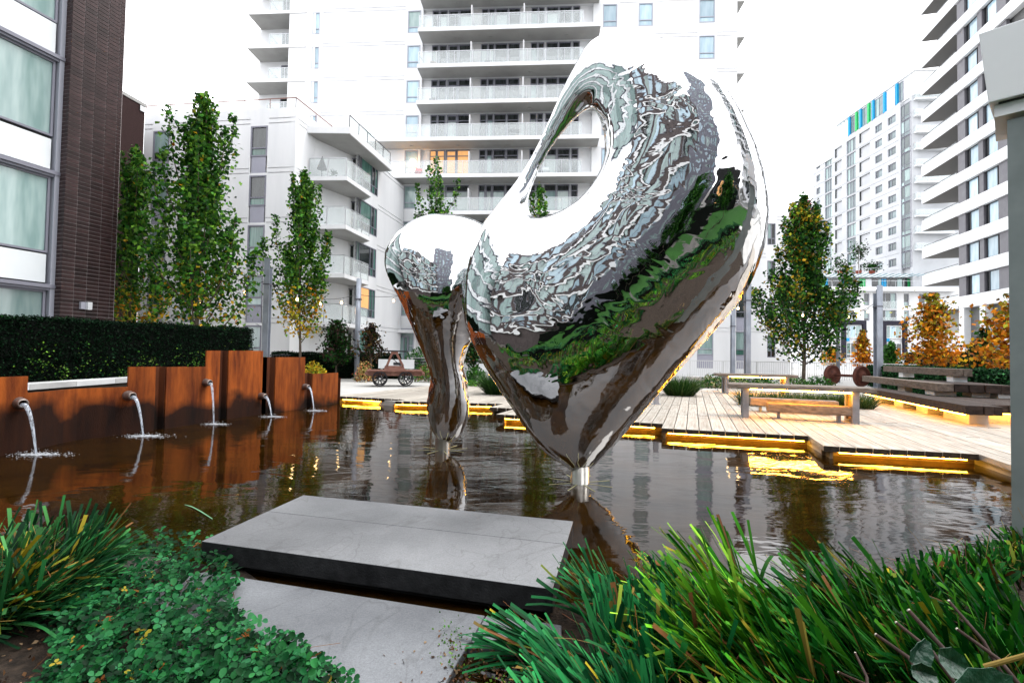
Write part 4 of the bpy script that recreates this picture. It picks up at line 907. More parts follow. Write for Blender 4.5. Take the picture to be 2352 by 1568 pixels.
def leafcloud(name, P, size, col, mat, parent=None, droop=.3, up=.5, **kw):
    N = len(P); P = np.asarray(P); size = np.broadcast_to(size, (N,))*rng.uniform(.65,1.3,N)
    d = rng.normal(size=(N,3)); d[:,2] -= droop; d /= np.linalg.norm(d,axis=1)[:,None]
    nrm = rng.normal(size=(N,3)); nrm[:,2] += up*2; a = np.cross(d, nrm); a /= np.linalg.norm(a,axis=1)[:,None]+1e-6; up_ = np.cross(a, d)
    s_ = size[:,None]
    V = np.stack([P-d*s_*.5, P+a*s_*.42-d*s_*.05+up_*s_*.12, P+d*s_*.55, P-a*s_*.42-d*s_*.05+up_*s_*.12],1).reshape(-1,3)
    i = np.arange(N)*4; F = np.stack([i,i+1,i+2,i+3],1)
    col = np.repeat(np.asarray(col)*np.exp(rng.normal(0,.42,(N,1))), 4, 0)
    return quadmesh(name, V, F, np.clip(col,0,1), mat, parent, **kw)
LEAF = leafmat('leaves', .55, .3, .14); GRASS = leafmat('blades', .5, .12, .1); DARKL = leafmat('hedge_leaves', .6, .05, .08)
BARK = M('bark', (.06,.045,.035), (.16,.13,.1), 6, .9, .6, 30, stretch=(3,3,.5))
def mixc(N, cols, wts):
    i = rng.choice(len(cols), N, p=np.array(wts)/sum(wts)); return np.array(cols)[i]
G1, G2, G3, GD = (.015,.068,.008), (.038,.13,.014), (.11,.24,.022), (.006,.03,.006)
YE, YL, OR, OD, BRN = (.42,.25,.012), (.26,.26,.02), (.52,.17,.008), (.32,.085,.005), (.09,.05,.012)
def maple(name, base, top, R, zc, label, nb=26, nl=9000, size=.16, palette=None, group='young maples', spread=None, sil=None, trunk_r=.07):
    T = thing(name, base, label, 'tree', group); H = top-base[2]; B = np.array(base)
    tr = MB(); pts = [(B[0]+.05*math.sin(i*1.3), B[1]+.04*math.cos(i), B[2]+H*.93*i/8) for i in range(9)]
    tr.tube(pts, [trunk_r*(1-.85*i/8) for i in range(9)], 8); put('trunk', tr, BARK, T, smooth=True)
    lb = MB(); P = []; 
    zcr = zc-base[2]
    for k in range(nb):
        f = (k+.5)/nb; h0 = zcr*.8+(H*.78-zcr*.8)*f**1.05; az_ = k*2.4+random.uniform(-.5,.5)
        rr = R*(spread(min((h0+.15*H)/H,1)) if spread else (1.12-.82*f))*random.uniform(.4,1.2)
        L = (H-h0)*random.uniform(.3,.62) if f < .6 else (H-h0)*random.uniform(.55,1.0)
        L = max(min(L, 4.2), .6); bp = []
        for q in range(6):
            t_ = q/5; r_ = rr*(1-(1-t_)**1.8); bp.append((B[0]+math.cos(az_)*r_, B[1]+math.sin(az_)*r_, B[2]+h0+L*t_**1.25))
        lb.tube(bp, [.028*(1-.8*q/5)*trunk_r/.07 for q in range(6)], 5)
        bp = np.array(bp); m_ = int(nl/nb*(1.25-.7*f)); t_ = rng.uniform(.12,1.0,m_)**.85*5*.999; i = t_.astype(int); fr_ = (t_-i)[:,None]
        c = bp[i]*(1-fr_)+bp[i+1]*fr_; rad = ((.26*(1-t_/5)+.075)*(R/1.7)*(1.25-.4*f))[:,None]
        P.append(c+rng.normal(size=(m_,3))*rad*np.array([1,1,.8]))
    t_ = rng.uniform(.0,1,nl//7)**.8; c = B+np.stack([0*t_,0*t_,H*.55+t_*H*.45],1); P.append(c+rng.normal(size=(len(t_),3))*((.1+.3*(1-t_))[:,None]))
    P = np.concatenate(P); P = P[P[:,2] > zc-.25+rng.uniform(0,.4,len(P))]
    hf = (P[:,2]-zc)/(top-zc); N = len(P); col = palette(hf, N, P) if palette else mixc(N,[G1,G2,G3],[4,4,2])
    put('limb', lb, BARK, T, smooth=True); leafcloud('crown', P, size, col, LEAF, T, droop=.5); return T
def pal_base(yel):   # yellow leaves gather low in the crown, a few higher up
    def f(h, N, P):
        nz = np.sin(P[:,0]*3.1+P[:,2]*1.7)+np.cos(P[:,1]*2.3-P[:,2]*2.9)
        g = mixc(N,[GD,G1,G2,G3],[.8,2.8,4,3]); y = mixc(N,[YE,YL,OR],[5,4,.6]); pr = np.clip(yel*(1-h*3.0)+.03+.04*nz, .012, .9); return np.where((rng.random(N) < pr)[:,None], y, g)
    return f
def at(x, y, Y, z=DZ): p = AY(x, y, Y); return (p.x, p.y, z)
zt_ = lambda x, y, Y: AY(x, y, Y).z
maple('maple_tree', at(300,700,20), zt_(293,345,20), 1.45, 1.6, 'slim maple half hidden by the brick pier with gold lower leaves', 22, 6200, .16, pal_base(1.1))
maple('maple_tree', at(452,700,19), zt_(438,222,19), 2.0, 1.9, 'tallest green maple in front of the left white wing above the hedge', 30, 9800, .17, pal_base(.35), trunk_r=.09)
maple('maple_tree', at(688,780,24), zt_(712,397,24), 1.55, 2.3, 'green maple turning yellow at its base between two steel posts', 24, 7800, .16, pal_base(1.3))
maple('maple_tree', at(993,780,26), zt_(993,364,26), 1.3, 4.5, 'maple with thin upright shoots behind the smaller sculpture', 16, 2600, .16, pal_base(.2), spread=lambda f: 1.0)
maple('maple_tree', at(1236,780,27), zt_(1240,432,27), 1.15, 3.0, 'maple seen through the oval hole of the large sculpture', 20, 4200, .16, pal_base(.1), spread=lambda f: .8)
T6 = maple('maple_tree', at(1846,800,31), zt_(1822,452,31), 2.7, 1.5, 'broad two toned maple beside the right flank of the sculpture', 44, 17000, .2,
      lambda h,N,P: np.where((rng.random(N) < np.clip(.16+.2*np.sin(P[:,2]*2.2+P[:,0]*1.5)+np.where(h>.75,.15,0)-np.where(P[:,0]>18.6,.12,0), .02,.5))[:,None], mixc(N,[YL,YE,BRN],[4,3,2]), mixc(N,[GD,G1,G2,G3],[3,4,2,1])), spread=lambda f: 1.0 if f < .42 else .66-.75*(f-.42), trunk_r=.12)
def roundtree(name, base, top, R, zc, label, cols, wts, n=3500, size=.2, group='autumn coloured trees', flat=.75, tr=.06):
    T = thing(name, base, label, 'tree', group); B = np.array(base); put('trunk', MB().tube([(B[0],B[1],B[2]),(B[0]+.03,B[1],(zc+B[2])/2),(B[0],B[1],top-.5)], [tr,tr*.8,tr*.2], 8), BARK, T, smooth=True)
    lb = MB(); P = []
    for k in range(22):
        a = k*2.4; h = zc+(top-zc)*(k+.5)/22*.8; r_ = R*math.sqrt(max(.05,1-((k+.5)/22)**1.3))*random.uniform(.6,1.05); e_ = np.array([B[0]+math.cos(a)*r_, B[1]+math.sin(a)*r_, h+random.uniform(.1,.5)*R])
        s_ = np.array([B[0],B[1],h-.25]); lb.tube([tuple(s_),tuple((s_+e_)/2+[0,0,.05]),tuple(e_)], [.025,.018,.008], 5)
        m_ = n//22; t_ = rng.uniform(.2,1.05,m_)[:,None]; P.append(s_*(1-t_)+e_*t_+rng.normal(size=(m_,3))*R*.16)
    P.append(np.array([B[0],B[1],zc])+np.stack([rng.normal(size=n//5)*R*.12,rng.normal(size=n//5)*R*.12,(top-zc)*rng.uniform(.4,1,n//5)],1))
    P = np.concatenate(P); put('limb', lb, BARK, T, smooth=True); h = (P[:,2]-zc)/(top-zc); N = len(P)
    c = mixc(N, cols, wts); c = np.where(((rng.random(N) < h*.9-.25))[:,None], mixc(N,[BRN,YL,(.1,.12,.02)],[1,1,1]), c) if OR in cols else c
    leafcloud('crown', P, size, c, LEAF, T, droop=.5)
roundtree('katsura_tree', at(2142,820,27), zt_(2142,674,27), 1.55, 1.4, 'orange leaved round tree above the tiered timber bench', [OR,OD,YE,YL],[5,2,4,1], 2100, .2)
roundtree('katsura_tree', at(2345,820,20), zt_(2320,678,20), 1.75, 1.3, 'bright orange tree cut off by the steel column at the right edge', [OR,YE,OD],[6,3,1.5], 2100, .2)
roundtree('small_autumn_tree', at(1981,815,42), zt_(1981,757,42), .85, 1.2, 'small orange tree in front of the dark framed entrance', [OR,OD,YE],[5,3,2], 900, .25)
roundtree('small_autumn_tree', at(1912,815,46), zt_(1912,800,46), 1.2, 1.3, 'low orange bush tree beyond the white picket railing', [OR,YE],[3,2], 500, .25)
roundtree('small_green_tree', at(2046,825,38), zt_(2046,784,38), .95, .6, 'small round green tree right of the wide steel post', [G1,G2],[2,2], 1500, .18, 'shrub like trees')
roundtree('shrub_tree', at(2258,820,23), zt_(2258,752,23), .8, .8, 'dark olive shrub tree between the two big orange trees', [GD,G1,BRN],[3,2,1], 1200, .18, 'shrub like trees')
PUR = (.03,.016,.012)
roundtree('shrub_tree', at(772,800,25), zt_(772,735,25), 1.0, 1.2, 'dark bronze leaved shrub tree under the corner balconies', [GD,PUR,G1],[3,2,1.4], 2200, .14, 'shrub like trees')
roundtree('shrub_tree', at(852,800,24.5), zt_(852,742,24.5), .85, 1.4, 'thin bronze shrub tree right of the slender steel post', [PUR,GD,BRN],[3,2,2], 900, .14, 'shrub like trees')
roundtree('shrub_tree', at(1088,820,25), zt_(1088,782,25), .7, 1.2, 'small dark green tree glimpsed under the arch of the small sculpture', [GD,G1,BRN],[3,2,1], 1100, .13, 'shrub like trees')
# hedges
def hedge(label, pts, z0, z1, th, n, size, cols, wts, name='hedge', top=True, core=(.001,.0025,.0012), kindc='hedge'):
    T = thing(name, (*pts[0], z0), label, kindc); P = []; cb = MB()
    Ls = [math.dist(a,b_) for a,b_ in zip(pts,pts[1:])]
    for a,b_,L in zip(pts,pts[1:],Ls):
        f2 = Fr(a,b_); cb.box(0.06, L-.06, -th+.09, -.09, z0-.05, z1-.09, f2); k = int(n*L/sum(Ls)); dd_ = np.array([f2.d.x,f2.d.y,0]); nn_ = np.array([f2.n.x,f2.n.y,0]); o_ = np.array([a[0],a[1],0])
        wf = (z1-z0); k1 = int(k*wf/(wf+th)); u_ = rng.uniform(0,L,k1)[:,None]; z = rng.uniform(z0,z1,k1); P.append(o_+dd_*u_-nn_*np.abs(rng.normal(size=(k1,1))*.05)+np.stack([0*z,0*z,z],1))
        k2 = k-k1; P.append(o_+dd_*rng.uniform(0,L,k2)[:,None]-nn_*rng.uniform(0,th,k2)[:,None]+np.stack([np.zeros(k2),np.zeros(k2),z1-np.abs(rng.normal(size=k2)*.04)],1))
        for uu in (0, L):
            k3 = int(k*.12); P.append(o_+dd_*(uu+rng.normal(size=(k3,1))*.04)-nn_*rng.uniform(0,th,k3)[:,None]+np.stack([np.zeros(k3),np.zeros(k3),rng.uniform(z0,z1,k3)],1))
    P = np.concatenate(P); P += rng.normal(size=P.shape)*.03; P[:,2] += .03*np.sin(P[:,0]*5)*(P[:,2] > z1-.15)
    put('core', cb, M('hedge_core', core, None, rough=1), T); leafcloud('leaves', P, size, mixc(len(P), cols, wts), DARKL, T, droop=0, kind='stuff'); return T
HG = [(.0012,.007,.0025),(.002,.012,.004),(.004,.022,.007),(.015,.06,.015)]
h0, h1 = AY(0,725,12), AY(580,755,17.3); hd = (h1-h0).normalized(); hz = 2.47
hedge('tall clipped dark green hedge behind the pale coping at the left', [(h0.x-hd.x*6,h0.y-hd.y*6),(h1.x,h1.y)], .5, hz, 1.2, 46000, .05, HG, [5,4,2.4,.25])
# loose sprigs at the hedge foot
P = []; 
for k in range(34):
    u_ = rng.uniform(0,6.5); b_ = np.array(h0)+np.array(hd)*u_*1.0; b_ = b_+np.array([.45,-.35,0]); z = rng.uniform(.85,1.5); nlf = rng.integers(12,30)
    P.append(np.array([b_[0],b_[1],0])+np.stack([rng.normal(size=nlf)*.10,rng.normal(size=nlf)*.10,z+rng.normal(size=nlf)*.22],1))
P = np.concatenate(P); leafcloud('perennial_leaves', P, .05, mixc(len(P),[G2,G3,(.1,.14,.03)],[2,2,1]), LEAF, None, kind='stuff', label='thin light green sprigs growing at the foot of the dark hedge')
q0, q1 = AY(690,812,25.5), AY(905,812,27)
hedge('low clipped dark hedge behind the rusty wall and handcar', [(q0.x-1.5,q0.y),(q1.x+.3,q1.y)], DZ, zt_(780,811,26), .8, 16000, .055, HG, [5,4,2,.2])
r0, r1 = AY(1992,840,28), AY(2345,850,13.6)
hedge('glossy green planter hedge behind the tiered timber bench', [(r0.x,r0.y),(r1.x,r1.y)], DZ, 1.42, 2.0, 30000, .085, [(.003,.018,.006),(.006,.035,.01),(.015,.07,.02),(.04,.15,.045)], [4,4,2.5,.9])
r0, r1 = AY(2200,800,33), AY(2345,800,24)
hedge('dark tall hedge under the orange trees', [(AY(2075,800,36).x,36),(r1.x,r1.y)], DZ, 2.3, 1.5, 14000, .09, HG, [5,4,1.5,.1])
# grasses
def blades(name, B, D, L, W, droop, col, mat, parent=None, seg=5, blunt=True, **kw):
    N = len(B); D = D/np.linalg.norm(D,axis=1)[:,None]; t_ = np.linspace(0,1,seg+1); side = np.cross(D, np.array([0,0,1.0]))+rng.normal(size=(N,3))*.25; side -= D*(side*D).sum(1)[:,None]; side /= np.linalg.norm(side,axis=1)[:,None]+1e-6
    hor = D*np.array([1,1,0]); hor /= np.linalg.norm(hor,axis=1)[:,None]+1e-6
    V = []
    for i,tt in enumerate(t_):
        c = B+D*(L*tt)[:,None]+hor*(L*droop*tt**2*.35)[:,None]; c = c-np.array([0,0,1])*(L*droop*tt**2.2*.6)[:,None]
        wd = W*(1 if blunt else (1-tt**2.2*.92))*(.6+.4*min(1,tt*4)); V += [c-side*(wd/2)[:,None], c+side*(wd/2)[:,None]]
    V = np.stack(V,1); n2 = 2*(seg+1); V = V.reshape(-1,3); b0 = np.arange(N)*n2; F = np.concatenate([np.stack([b0+2*i,b0+2*i+1,b0+2*i+3,b0+2*i+2],1) for i in range(seg)])
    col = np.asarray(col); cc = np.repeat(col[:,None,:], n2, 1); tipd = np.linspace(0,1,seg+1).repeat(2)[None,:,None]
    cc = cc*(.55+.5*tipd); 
    return quadmesh(name, V, F, np.clip(cc.reshape(-1,3),0,1), mat, parent, **kw)
def clump(label, P, R, h, n, cols, wts, w_=.008, name='ornamental_grass', sp=.9, stuffc=True):
    T = thing(name, P, label, 'grass clump', 'grass clumps on the deck'); a = rng.uniform(0,6.28,n); r_ = R*.6*np.sqrt(rng.random(n)); B = np.stack([P[0]+np.cos(a)*r_, P[1]+np.sin(a)*r_, np.full(n,P[2])],1)
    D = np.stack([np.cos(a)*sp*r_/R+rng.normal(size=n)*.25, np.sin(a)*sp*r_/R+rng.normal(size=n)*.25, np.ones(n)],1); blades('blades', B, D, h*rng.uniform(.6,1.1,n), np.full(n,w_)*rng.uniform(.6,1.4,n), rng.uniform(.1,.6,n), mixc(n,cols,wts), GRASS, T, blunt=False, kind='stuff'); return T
GC = [(.014,.05,.01),(.035,.1,.018),(.12,.18,.05),(.008,.028,.006)]
p = G(1148,905,DZ)
clump('dark green grass clump on the deck left of the large sculpture tip', tuple(p), .85, 1.0, 1500, GC, [4,3,1,2], .018)
p = G(1562,908,DZ); clump('rounded green grass clump on the deck right of the large sculpture', tuple(p), .8, .9, 1500, GC, [3,4,2,1], .018)
p = G(1200,890,DZ); clump('smaller grass tuft half hidden behind the large sculpture', tuple(p), .6, .8, 700, GC, [4,3,1,2], .018)
for k,(x,lb_) in enumerate([(1725,'grass tuft beside the left legs of the near timber table'),(1790,'grass tuft behind the far bench of the near timber table'),(1860,'middle grass tuft under the near timber table top'),(1925,'grass tuft behind the right end of the far bench'),(1975,'grass tuft right of the near timber table')]):
    p = G(x, 930+ (x-1725)*.03, DZ); clump(lb_, tuple(p), .55, .6, 600, [(.05,.09,.02),(.09,.15,.03),(.03,.06,.015)], [3,3,2], .014)
# low planting along the back of the deck
def mound(name, P, rx, ry, h, n, size, cols, wts, label, cat='shrub', group=None, kindp='stuff'):
    T = thing(name, P, label, cat, group); a = rng.normal(size=(n,3)); a /= np.linalg.norm(a,axis=1)[:,None]; a[:,2] = np.abs(a[:,2]); a *= rng.uniform(.6,1.05,(n,1))
    Q = np.array(P)+a*np.array([rx,ry,h]); Q += rng.normal(size=Q.shape)*.04
    st2 = MB()
    for k in range(7): q = Q[rng.integers(0,n)]; st2.tube([P, tuple(q)], [.015,.006], 4)
    put('stem', st2, BARK, T, kind='stuff'); leafcloud('foliage', Q, size, mixc(n, cols, wts), LEAF, T, kind=kindp); return T
mound('shrub', at(962,815,27), 1.0, .8, zt_(960,799,27)-.3, 2200, .11, [G1,G2,(.03,.1,.05)], [3,3,2], 'rounded dark green shrub behind the wheels of the handcar')
mound('shrub', at(722,845,22), .55,.5, zt_(722,832,22)-.3, 1100, .09, [YE,YL,G3],[4,5,1], 'bright yellow leaved shrub above the last rusty section')
mound('shrub', at(838,850,24), .5,.5, zt_(838,840,24)-.1, 700, .09, [(.5,.3,.12),(.35,.1,.05),(.4,.33,.12),G2],[3,2,3,1], 'bush with pale orange autumn leaves beside the slender post')
mound('shrub', at(985,862,24.5), .7,.5, .9, 800, .09, [G2,(.4,.25,.12),(.3,.1,.08),G3],[3,2,1,2], 'mixed flowering shrub right of the handcar')
mound('shrub', at(1090,862,23.5), .6,.5, .8, 900, .1, [G1,G2],[3,2], 'low green shrub seen below the small sculpture arch')
mound('ground_shrub', at(1110,872,21.5), 1.0,.5, .25, 700, .09, [G2,G3,(.1,.3,.05)],[3,3,2], 'low bright green plants in front of the grey garden wall')
for k,(x,lb_,c2) in enumerate([(1690,'low variegated shrub left of the far timber table',(.3,.34,.2)),(1752,'low shrub under the far timber table top',(.2,.28,.12)),(1820,'low shrub at the right end of the far timber table',(.2,.28,.12)),(1880,'dark low shrub beside the tree trunk near the axle',(.03,.08,.03)),(1640,'pale stemmed perennial next to the granite block',(.35,.35,.2))]):
    mound('shrub', at(x,868,23.5), .75,.5, .62, 650, .1, [G1,G2,c2],[3,2,2], lb_, group='low shrubs behind the far table')
# ---------- foreground
def strawberry(N, region, dens_z=.05):
    L = []
    while len(L) < N:
        x, y = random.uniform(60, 900), random.uniform(1236, 1620)
        pth = region; c = False; x0, y0 = pth[-1]
        for x1, y1 in pth:
            if (y1 > y) != (y0 > y) and x < (x0-x1)*(y-y1)/(y0-y1)+x1: c = not c
            x0, y0 = x1, y1
        if c: L.append(G(x, y, .14))
    return L
reg = [(271,1262),(364,1246),(430,1258),(484,1262),(521,1306),(548,1356),(530,1410),(590,1480),(650,1490),(725,1535),(800,1590),(820,1620),(60,1620),(130,1540),(100,1440),(130,1390),(208,1330)]
pts = strawberry(2300, reg); V = []; F = []; Cc = []
for p in pts:
    h = random.uniform(.03,.13); a0 = random.uniform(0,6.28); s_ = random.choice([random.uniform(.007,.014),random.uniform(.013,.022),random.uniform(.02,.03)]); tilt = Vector((random.gauss(0,.45), random.gauss(-.3,.45), 1)).normalized()
    ax_ = tilt.cross(Vector((0,0,1))); ang_ = math.acos(max(-1,min(1,tilt.z))); Rm = Matrix.Rotation(-ang_, 3, ax_) if ax_.length > 1e-4 else Matrix.Identity(3)
    c = random.choice([(.003,.045,.011),(.006,.075,.018),(.012,.12,.03),(.035,.2,.065),(.002,.022,.006)]) if random.random() > .02 else random.choice([(.4,.3,.03),(.25,.08,.02)])
    for k in range(3):
        a = a0+k*2.094; dx = Vector((math.cos(a), math.sin(a), .12)); sy = Vector((-math.sin(a), math.cos(a), 0)); o_ = Vector((p.x, p.y, p.z+h))
        out = [(.1,0,0),(.45,.42,.1),(.95,.62,.14),(1.5,.5,.06),(1.75,0,-.12),(1.5,-.5,.06),(.95,-.62,.14),(.45,-.42,.1)]
        n0 = len(V); cc = [ci*random.uniform(.85,1.2) for ci in c]
        for (u_,v_,w_) in out: V.append(o_+Rm @ (dx*(u_*s_)+sy*(v_*s_)+Vector((0,0,w_*s_)))); Cc.append(cc)
        V.append(o_+Rm @ (dx*(.95*s_)+Vector((0,0,-.10*s_)))); Cc.append([x*.9 for x in cc])
        F += [(n0+i, n0+(i+1)%8, n0+8) for i in range(8)]
quadmesh('ground_cover', [tuple(v) for v in V], F, np.array(Cc), LEAF, kind='stuff', label='green strawberry ground cover with three part leaves beside the stone paving')
# runners and dead leaves
m = MB()
for p in pts[:260]:
    q_ = p+Vector((random.gauss(0,.09),random.gauss(0,.09),0)); m.tube([p, (p+q_)/2+Vector((0,0,.05)), q_+Vector((0,0,.02))], .0016, 3, False)
put('runners', m, M('runner_stem',(.12,.03,.015),(.16,.09,.04),9), kind='stuff', label='thin reddish runners between the strawberry leaves')
DL = []
for k in range(420):
    x = random.uniform(1015,1215) if k < 200 else random.uniform(880,1030) if k < 260 else random.uniform(-20,420); y = random.uniform(1480,1600) if k < 260 else random.uniform(1330,1600)
    DL.append(tuple(G(x,y,.135)+Vector((0,0,random.uniform(.0,.02)))))
leafcloud('dead_leaves', np.array(DL), .022, mixc(len(DL),[(.22,.11,.05),(.12,.055,.025),(.35,.24,.14),(.05,.03,.02)],[3,4,1.5,3]), LEAF, None, up=1.6, kind='stuff', label='small brown dead leaves scattered on the soil')
SP = []
for k in range(260):
    x, y = random.choice([(random.gauss(1150,35),random.gauss(1555,22)),(random.gauss(1045,18),random.gauss(1512,22)),(random.gauss(1035,15),random.gauss(1470,16))]); SP.append(tuple(G(x,y,.14)+Vector((0,0,random.uniform(0,.04)))))
leafcloud('seedlings', np.array(SP), .014, mixc(len(SP),[G2,G3,(.2,.1,.05)],[3,3,2]), LEAF, None, kind='stuff', label='tiny weeds at the corner of the pavers')
# long strap leaved grass beds, cut blunt
def bed(spec, label, seedc, name='grass'):
    B=[];D=[];L=[];W=[];DR=[];K=[]
    for (X,Y,z,lean,n,ln,wd,pal) in spec:
        lj, lk = random.gauss(0,.28), random.gauss(0,.2)
        for k in range(n):
            a = random.uniform(0,6.28); r_ = random.uniform(0,.07); sp = random.gauss(0,.24)
            B.append((X+math.cos(a)*r_*2.2, Y+math.sin(a)*r_*1.6, z)); D.append((lean[0]+lj+sp, lean[1]+lk+random.gauss(0,.22), 1))
            L.append(ln*random.uniform(.72,1.04)); W.append(wd*random.choice([random.uniform(.35,.6),random.uniform(.7,1.1),random.uniform(1.0,1.35)])); DR.append(random.choice([random.uniform(.0,.15),random.uniform(.0,.25),random.uniform(.3,.75)])); K.append(random.choice(pal) if random.random() > .08 else random.choice([(.35,.28,.02),(.3,.2,.05),(.14,.06,.02),(.2,.26,.03)]))
    for q in range(len(spec)*5):     # fine dead stalks and fallen tips between the blades
        X,Y,z = spec[q % len(spec)][:3]; B.append((X+random.gauss(0,.1),Y+random.gauss(0,.08),z)); D.append((random.gauss(-.4,.5),random.gauss(0,.35),1)); L.append(random.uniform(.3,.6)); W.append(random.uniform(.002,.005)); DR.append(random.uniform(.1,.9)); K.append(random.choice([(.3,.12,.04),(.16,.06,.03),(.35,.22,.08),(.08,.03,.02)]))
    B,D,L,W,DR = map(np.array,(B,D,L,W,DR)); K = np.array(K)*np.exp(rng.normal(-.12,.38,(len(K),1)))
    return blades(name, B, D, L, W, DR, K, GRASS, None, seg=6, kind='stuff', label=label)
PG = [(.004,.07,.02),(.008,.11,.03),(.015,.17,.045),(.035,.25,.07)]; PY = [(.012,.11,.006),(.035,.2,.008),(.09,.3,.012),(.2,.4,.03)]; PD = [(.003,.045,.006),(.007,.09,.01),(.02,.15,.012),(.06,.24,.015)]
spec = []
for row,(Y,h,n,wd) in enumerate([(2.72,.60,66,.022),(2.45,.58,72,.021),(2.15,.55,72,.019),(1.85,.50,70,.017),(1.55,.44,66,.014)]):
    x = (.42-.056*row if row else .62)+(.13 if row > 1 else 0)
    while x < 1.02*Y+.25:
        f = x/Y; px_im = 1176+f*1110
        pal = PG if px_im < 1640 else PY if px_im < 1930 else PD
        lean = (-.75,.1) if px_im < 1420 else (-.35,.16) if px_im < 1680 else (-.95,.12) if px_im < 2150 else (-.55,.1)
        lf = 1.0 if px_im < 1680 else 1.32 if px_im < 2150 else 1.1
        dip = -.05 if 1480 < px_im < 1600 else 0
        spec.append((x+random.gauss(0,.05), Y+random.gauss(0,.07), .11, lean, n, (h-.07+dip)*lf*random.uniform(.9,1.12), wd, pal)); x += .21
for k in range(34):
    x = 1.75+k*.085; spec.append((x+random.gauss(0,.03), 2.62+(x-1.75)*.5+random.gauss(0,.06), .11, (random.gauss(-.3,.2),.1), 30, .4-.035*(x-1.75), .018, PD))
bed(spec, 'long blunt cut green and yellow strap grass filling the lower right foreground', 3)
spec = []
for (X,Y) in ((-3.25,3.05),(-3.05,3.25),(-3.4,3.45),(-2.95,2.9),(-3.55,3.2),(-3.15,3.5),(-3.3,2.75)):
    for ln_,n in (((.35,.1),40),((1.1,.05),34),((-.3,.2),20),((1.6,-.3),22)): spec.append((X*.95,Y*.95,.12,ln_,n,.55,.020,[(.012,.08,.02),(.02,.12,.035),(.05,.19,.05),(.01,.05,.02)]))
bed(spec, 'arching strap grass with yellowing blades at the lower left corner', 4)
spec = [(-3.2+random.gauss(0,.15),2.95+random.gauss(0,.15),.14,(1.6+random.gauss(0,.5),random.gauss(-.3,.4)),5,.62,.02,[(.4,.3,.02),(.35,.17,.03),(.28,.3,.03)]) for _ in range(9)]
bed(spec, 'dry yellow and brown grass blades drooping at the lower left', 5)
spec = [(x+random.gauss(0,.1), Y, .12, (random.gauss(0,.5),random.gauss(0,.4)), 14, .5, .035, random.choice([PG,PY,PD])) for Y in (1.1,.55,-.1,-.7) for x in np.arange(-8.2,8.2,.26) if not (abs(x) < .35 and abs(Y) < .4)]
bed(spec, 'strap grass round the viewing place, mirrored in the polished steel', 6)
# pruned stems with a few leaves at the lower right
ST = M('twig', (.018,.009,.007),(.05,.026,.02),20,.7); CUT = M('twig_cut',(.55,.5,.42),None)
T = thing('rose_bush', (1.2,1.3,0), 'pruned bare dark twigs with a few serrated leaves at the lower right corner', 'bush')
for (x0,y0,x1,y1,Y_,r_) in ((2150,1600,2014,1458,1.25,.006),(2260,1640,2088,1402,1.4,.008),(2215,1600,2060,1430,1.35,.006),(2060,1640,1928,1604-60,1.3,.005),(2380,1620,2200,1445,1.3,.006),(2330,1600,2180,1380,1.5,.006),(2000,1640,1965,1500,1.45,.005)):
    a, b_ = AY(x0,y0,Y_-.1), AY(x1,y1,Y_+.1); mid = (a+b_)/2+Vector((.012,0,.015)); m = MB().tube([a,mid,b_], [r_,r_*.85,r_*.7], 8); o = put('stem', m, ST, T, smooth=True)
    e_ = (b_-mid).normalized(); put('cut_end', MB().tube([b_, b_+e_*.004], r_*.66, 8), CUT, o)
a, b_ = AY(2370,1500,1.05), AY(2262,1530,1.1); put('stem', MB().tube([a,b_], [.005,.006], 8), M('pale_twig',(.3,.2,.05),None), T)
LM = M('rose_leaf', (.006,.035,.016),(.014,.07,.035),25,.35,.3,60,spec=.6)
for (x,y,Y_,s_,an) in ((2112,1495,1.2,.055,.9),(2122,1545,1.15,.06,-.3),(2190,1520,1.1,.075,-.5),(2265,1580,1.0,.11,.1)):
    c = AY(x,y,Y_); r1 = Vector((math.cos(an),.15,math.sin(an))); u1 = Vector((-math.sin(an),.5,math.cos(an))).normalized(); V = []; nn_ = 16
    for k in range(nn_):
        t_ = 2*math.pi*k/nn_; sr = 1+(.07 if k%2 else -.04); V.append(c+r1*math.cos(t_)*s_*.62*sr+u1*math.sin(t_)*s_*.38*sr*(1-.25*math.cos(t_))+Vector((0,-.012*abs(math.sin(t_)),0)))
    m = MB(); m.add([*V, c+Vector((0,.006,0)), *[v+Vector((0,.0015,0)) for v in V], c+Vector((0,.0075,0))], [(k,(k+1)%nn_,nn_) for k in range(nn_)]+[(nn_+1+(k+1)%nn_,nn_+1+k,2*nn_+1) for k in range(nn_)]+[(k,nn_+1+k,nn_+1+(k+1)%nn_,(k+1)%nn_) for k in range(nn_)])
    put('leaf', m, LM, T)

# planting behind the camera, seen in the polished steel
hedge('low dark hedge behind the viewing place, reflected in the mirror steel', [(-9,-1.9),(0,-1.7),(9,-1.9)], -.05, .75, .9, 9000, .09, [(.008,.04,.014),(.014,.07,.022),(.03,.12,.04)], [4,4,2])
hedge('second dark hedge across the lawn, reflected in the mirror steel', [(-12,-12),(14,-15.5)], -.05, 1.6, 1.4, 9000, .13, HG, [4,4,2,.5])
roundtree('small_green_tree', (7.5,-7,-.05), 4.6, 1.9, 1.6, 'dark leaved tree on the lawn, reflected in the mirror steel', [GD,G1,G2],[3,3,2], 2600, .25, 'shrub like trees')
roundtree('small_green_tree', (2.2,-11,-.05), 5.2, 2.0, 1.8, 'dark leaved tree by the far hedge, reflected in the mirror steel', [GD,G1,G2],[3,3,2], 2600, .25, 'shrub like trees')
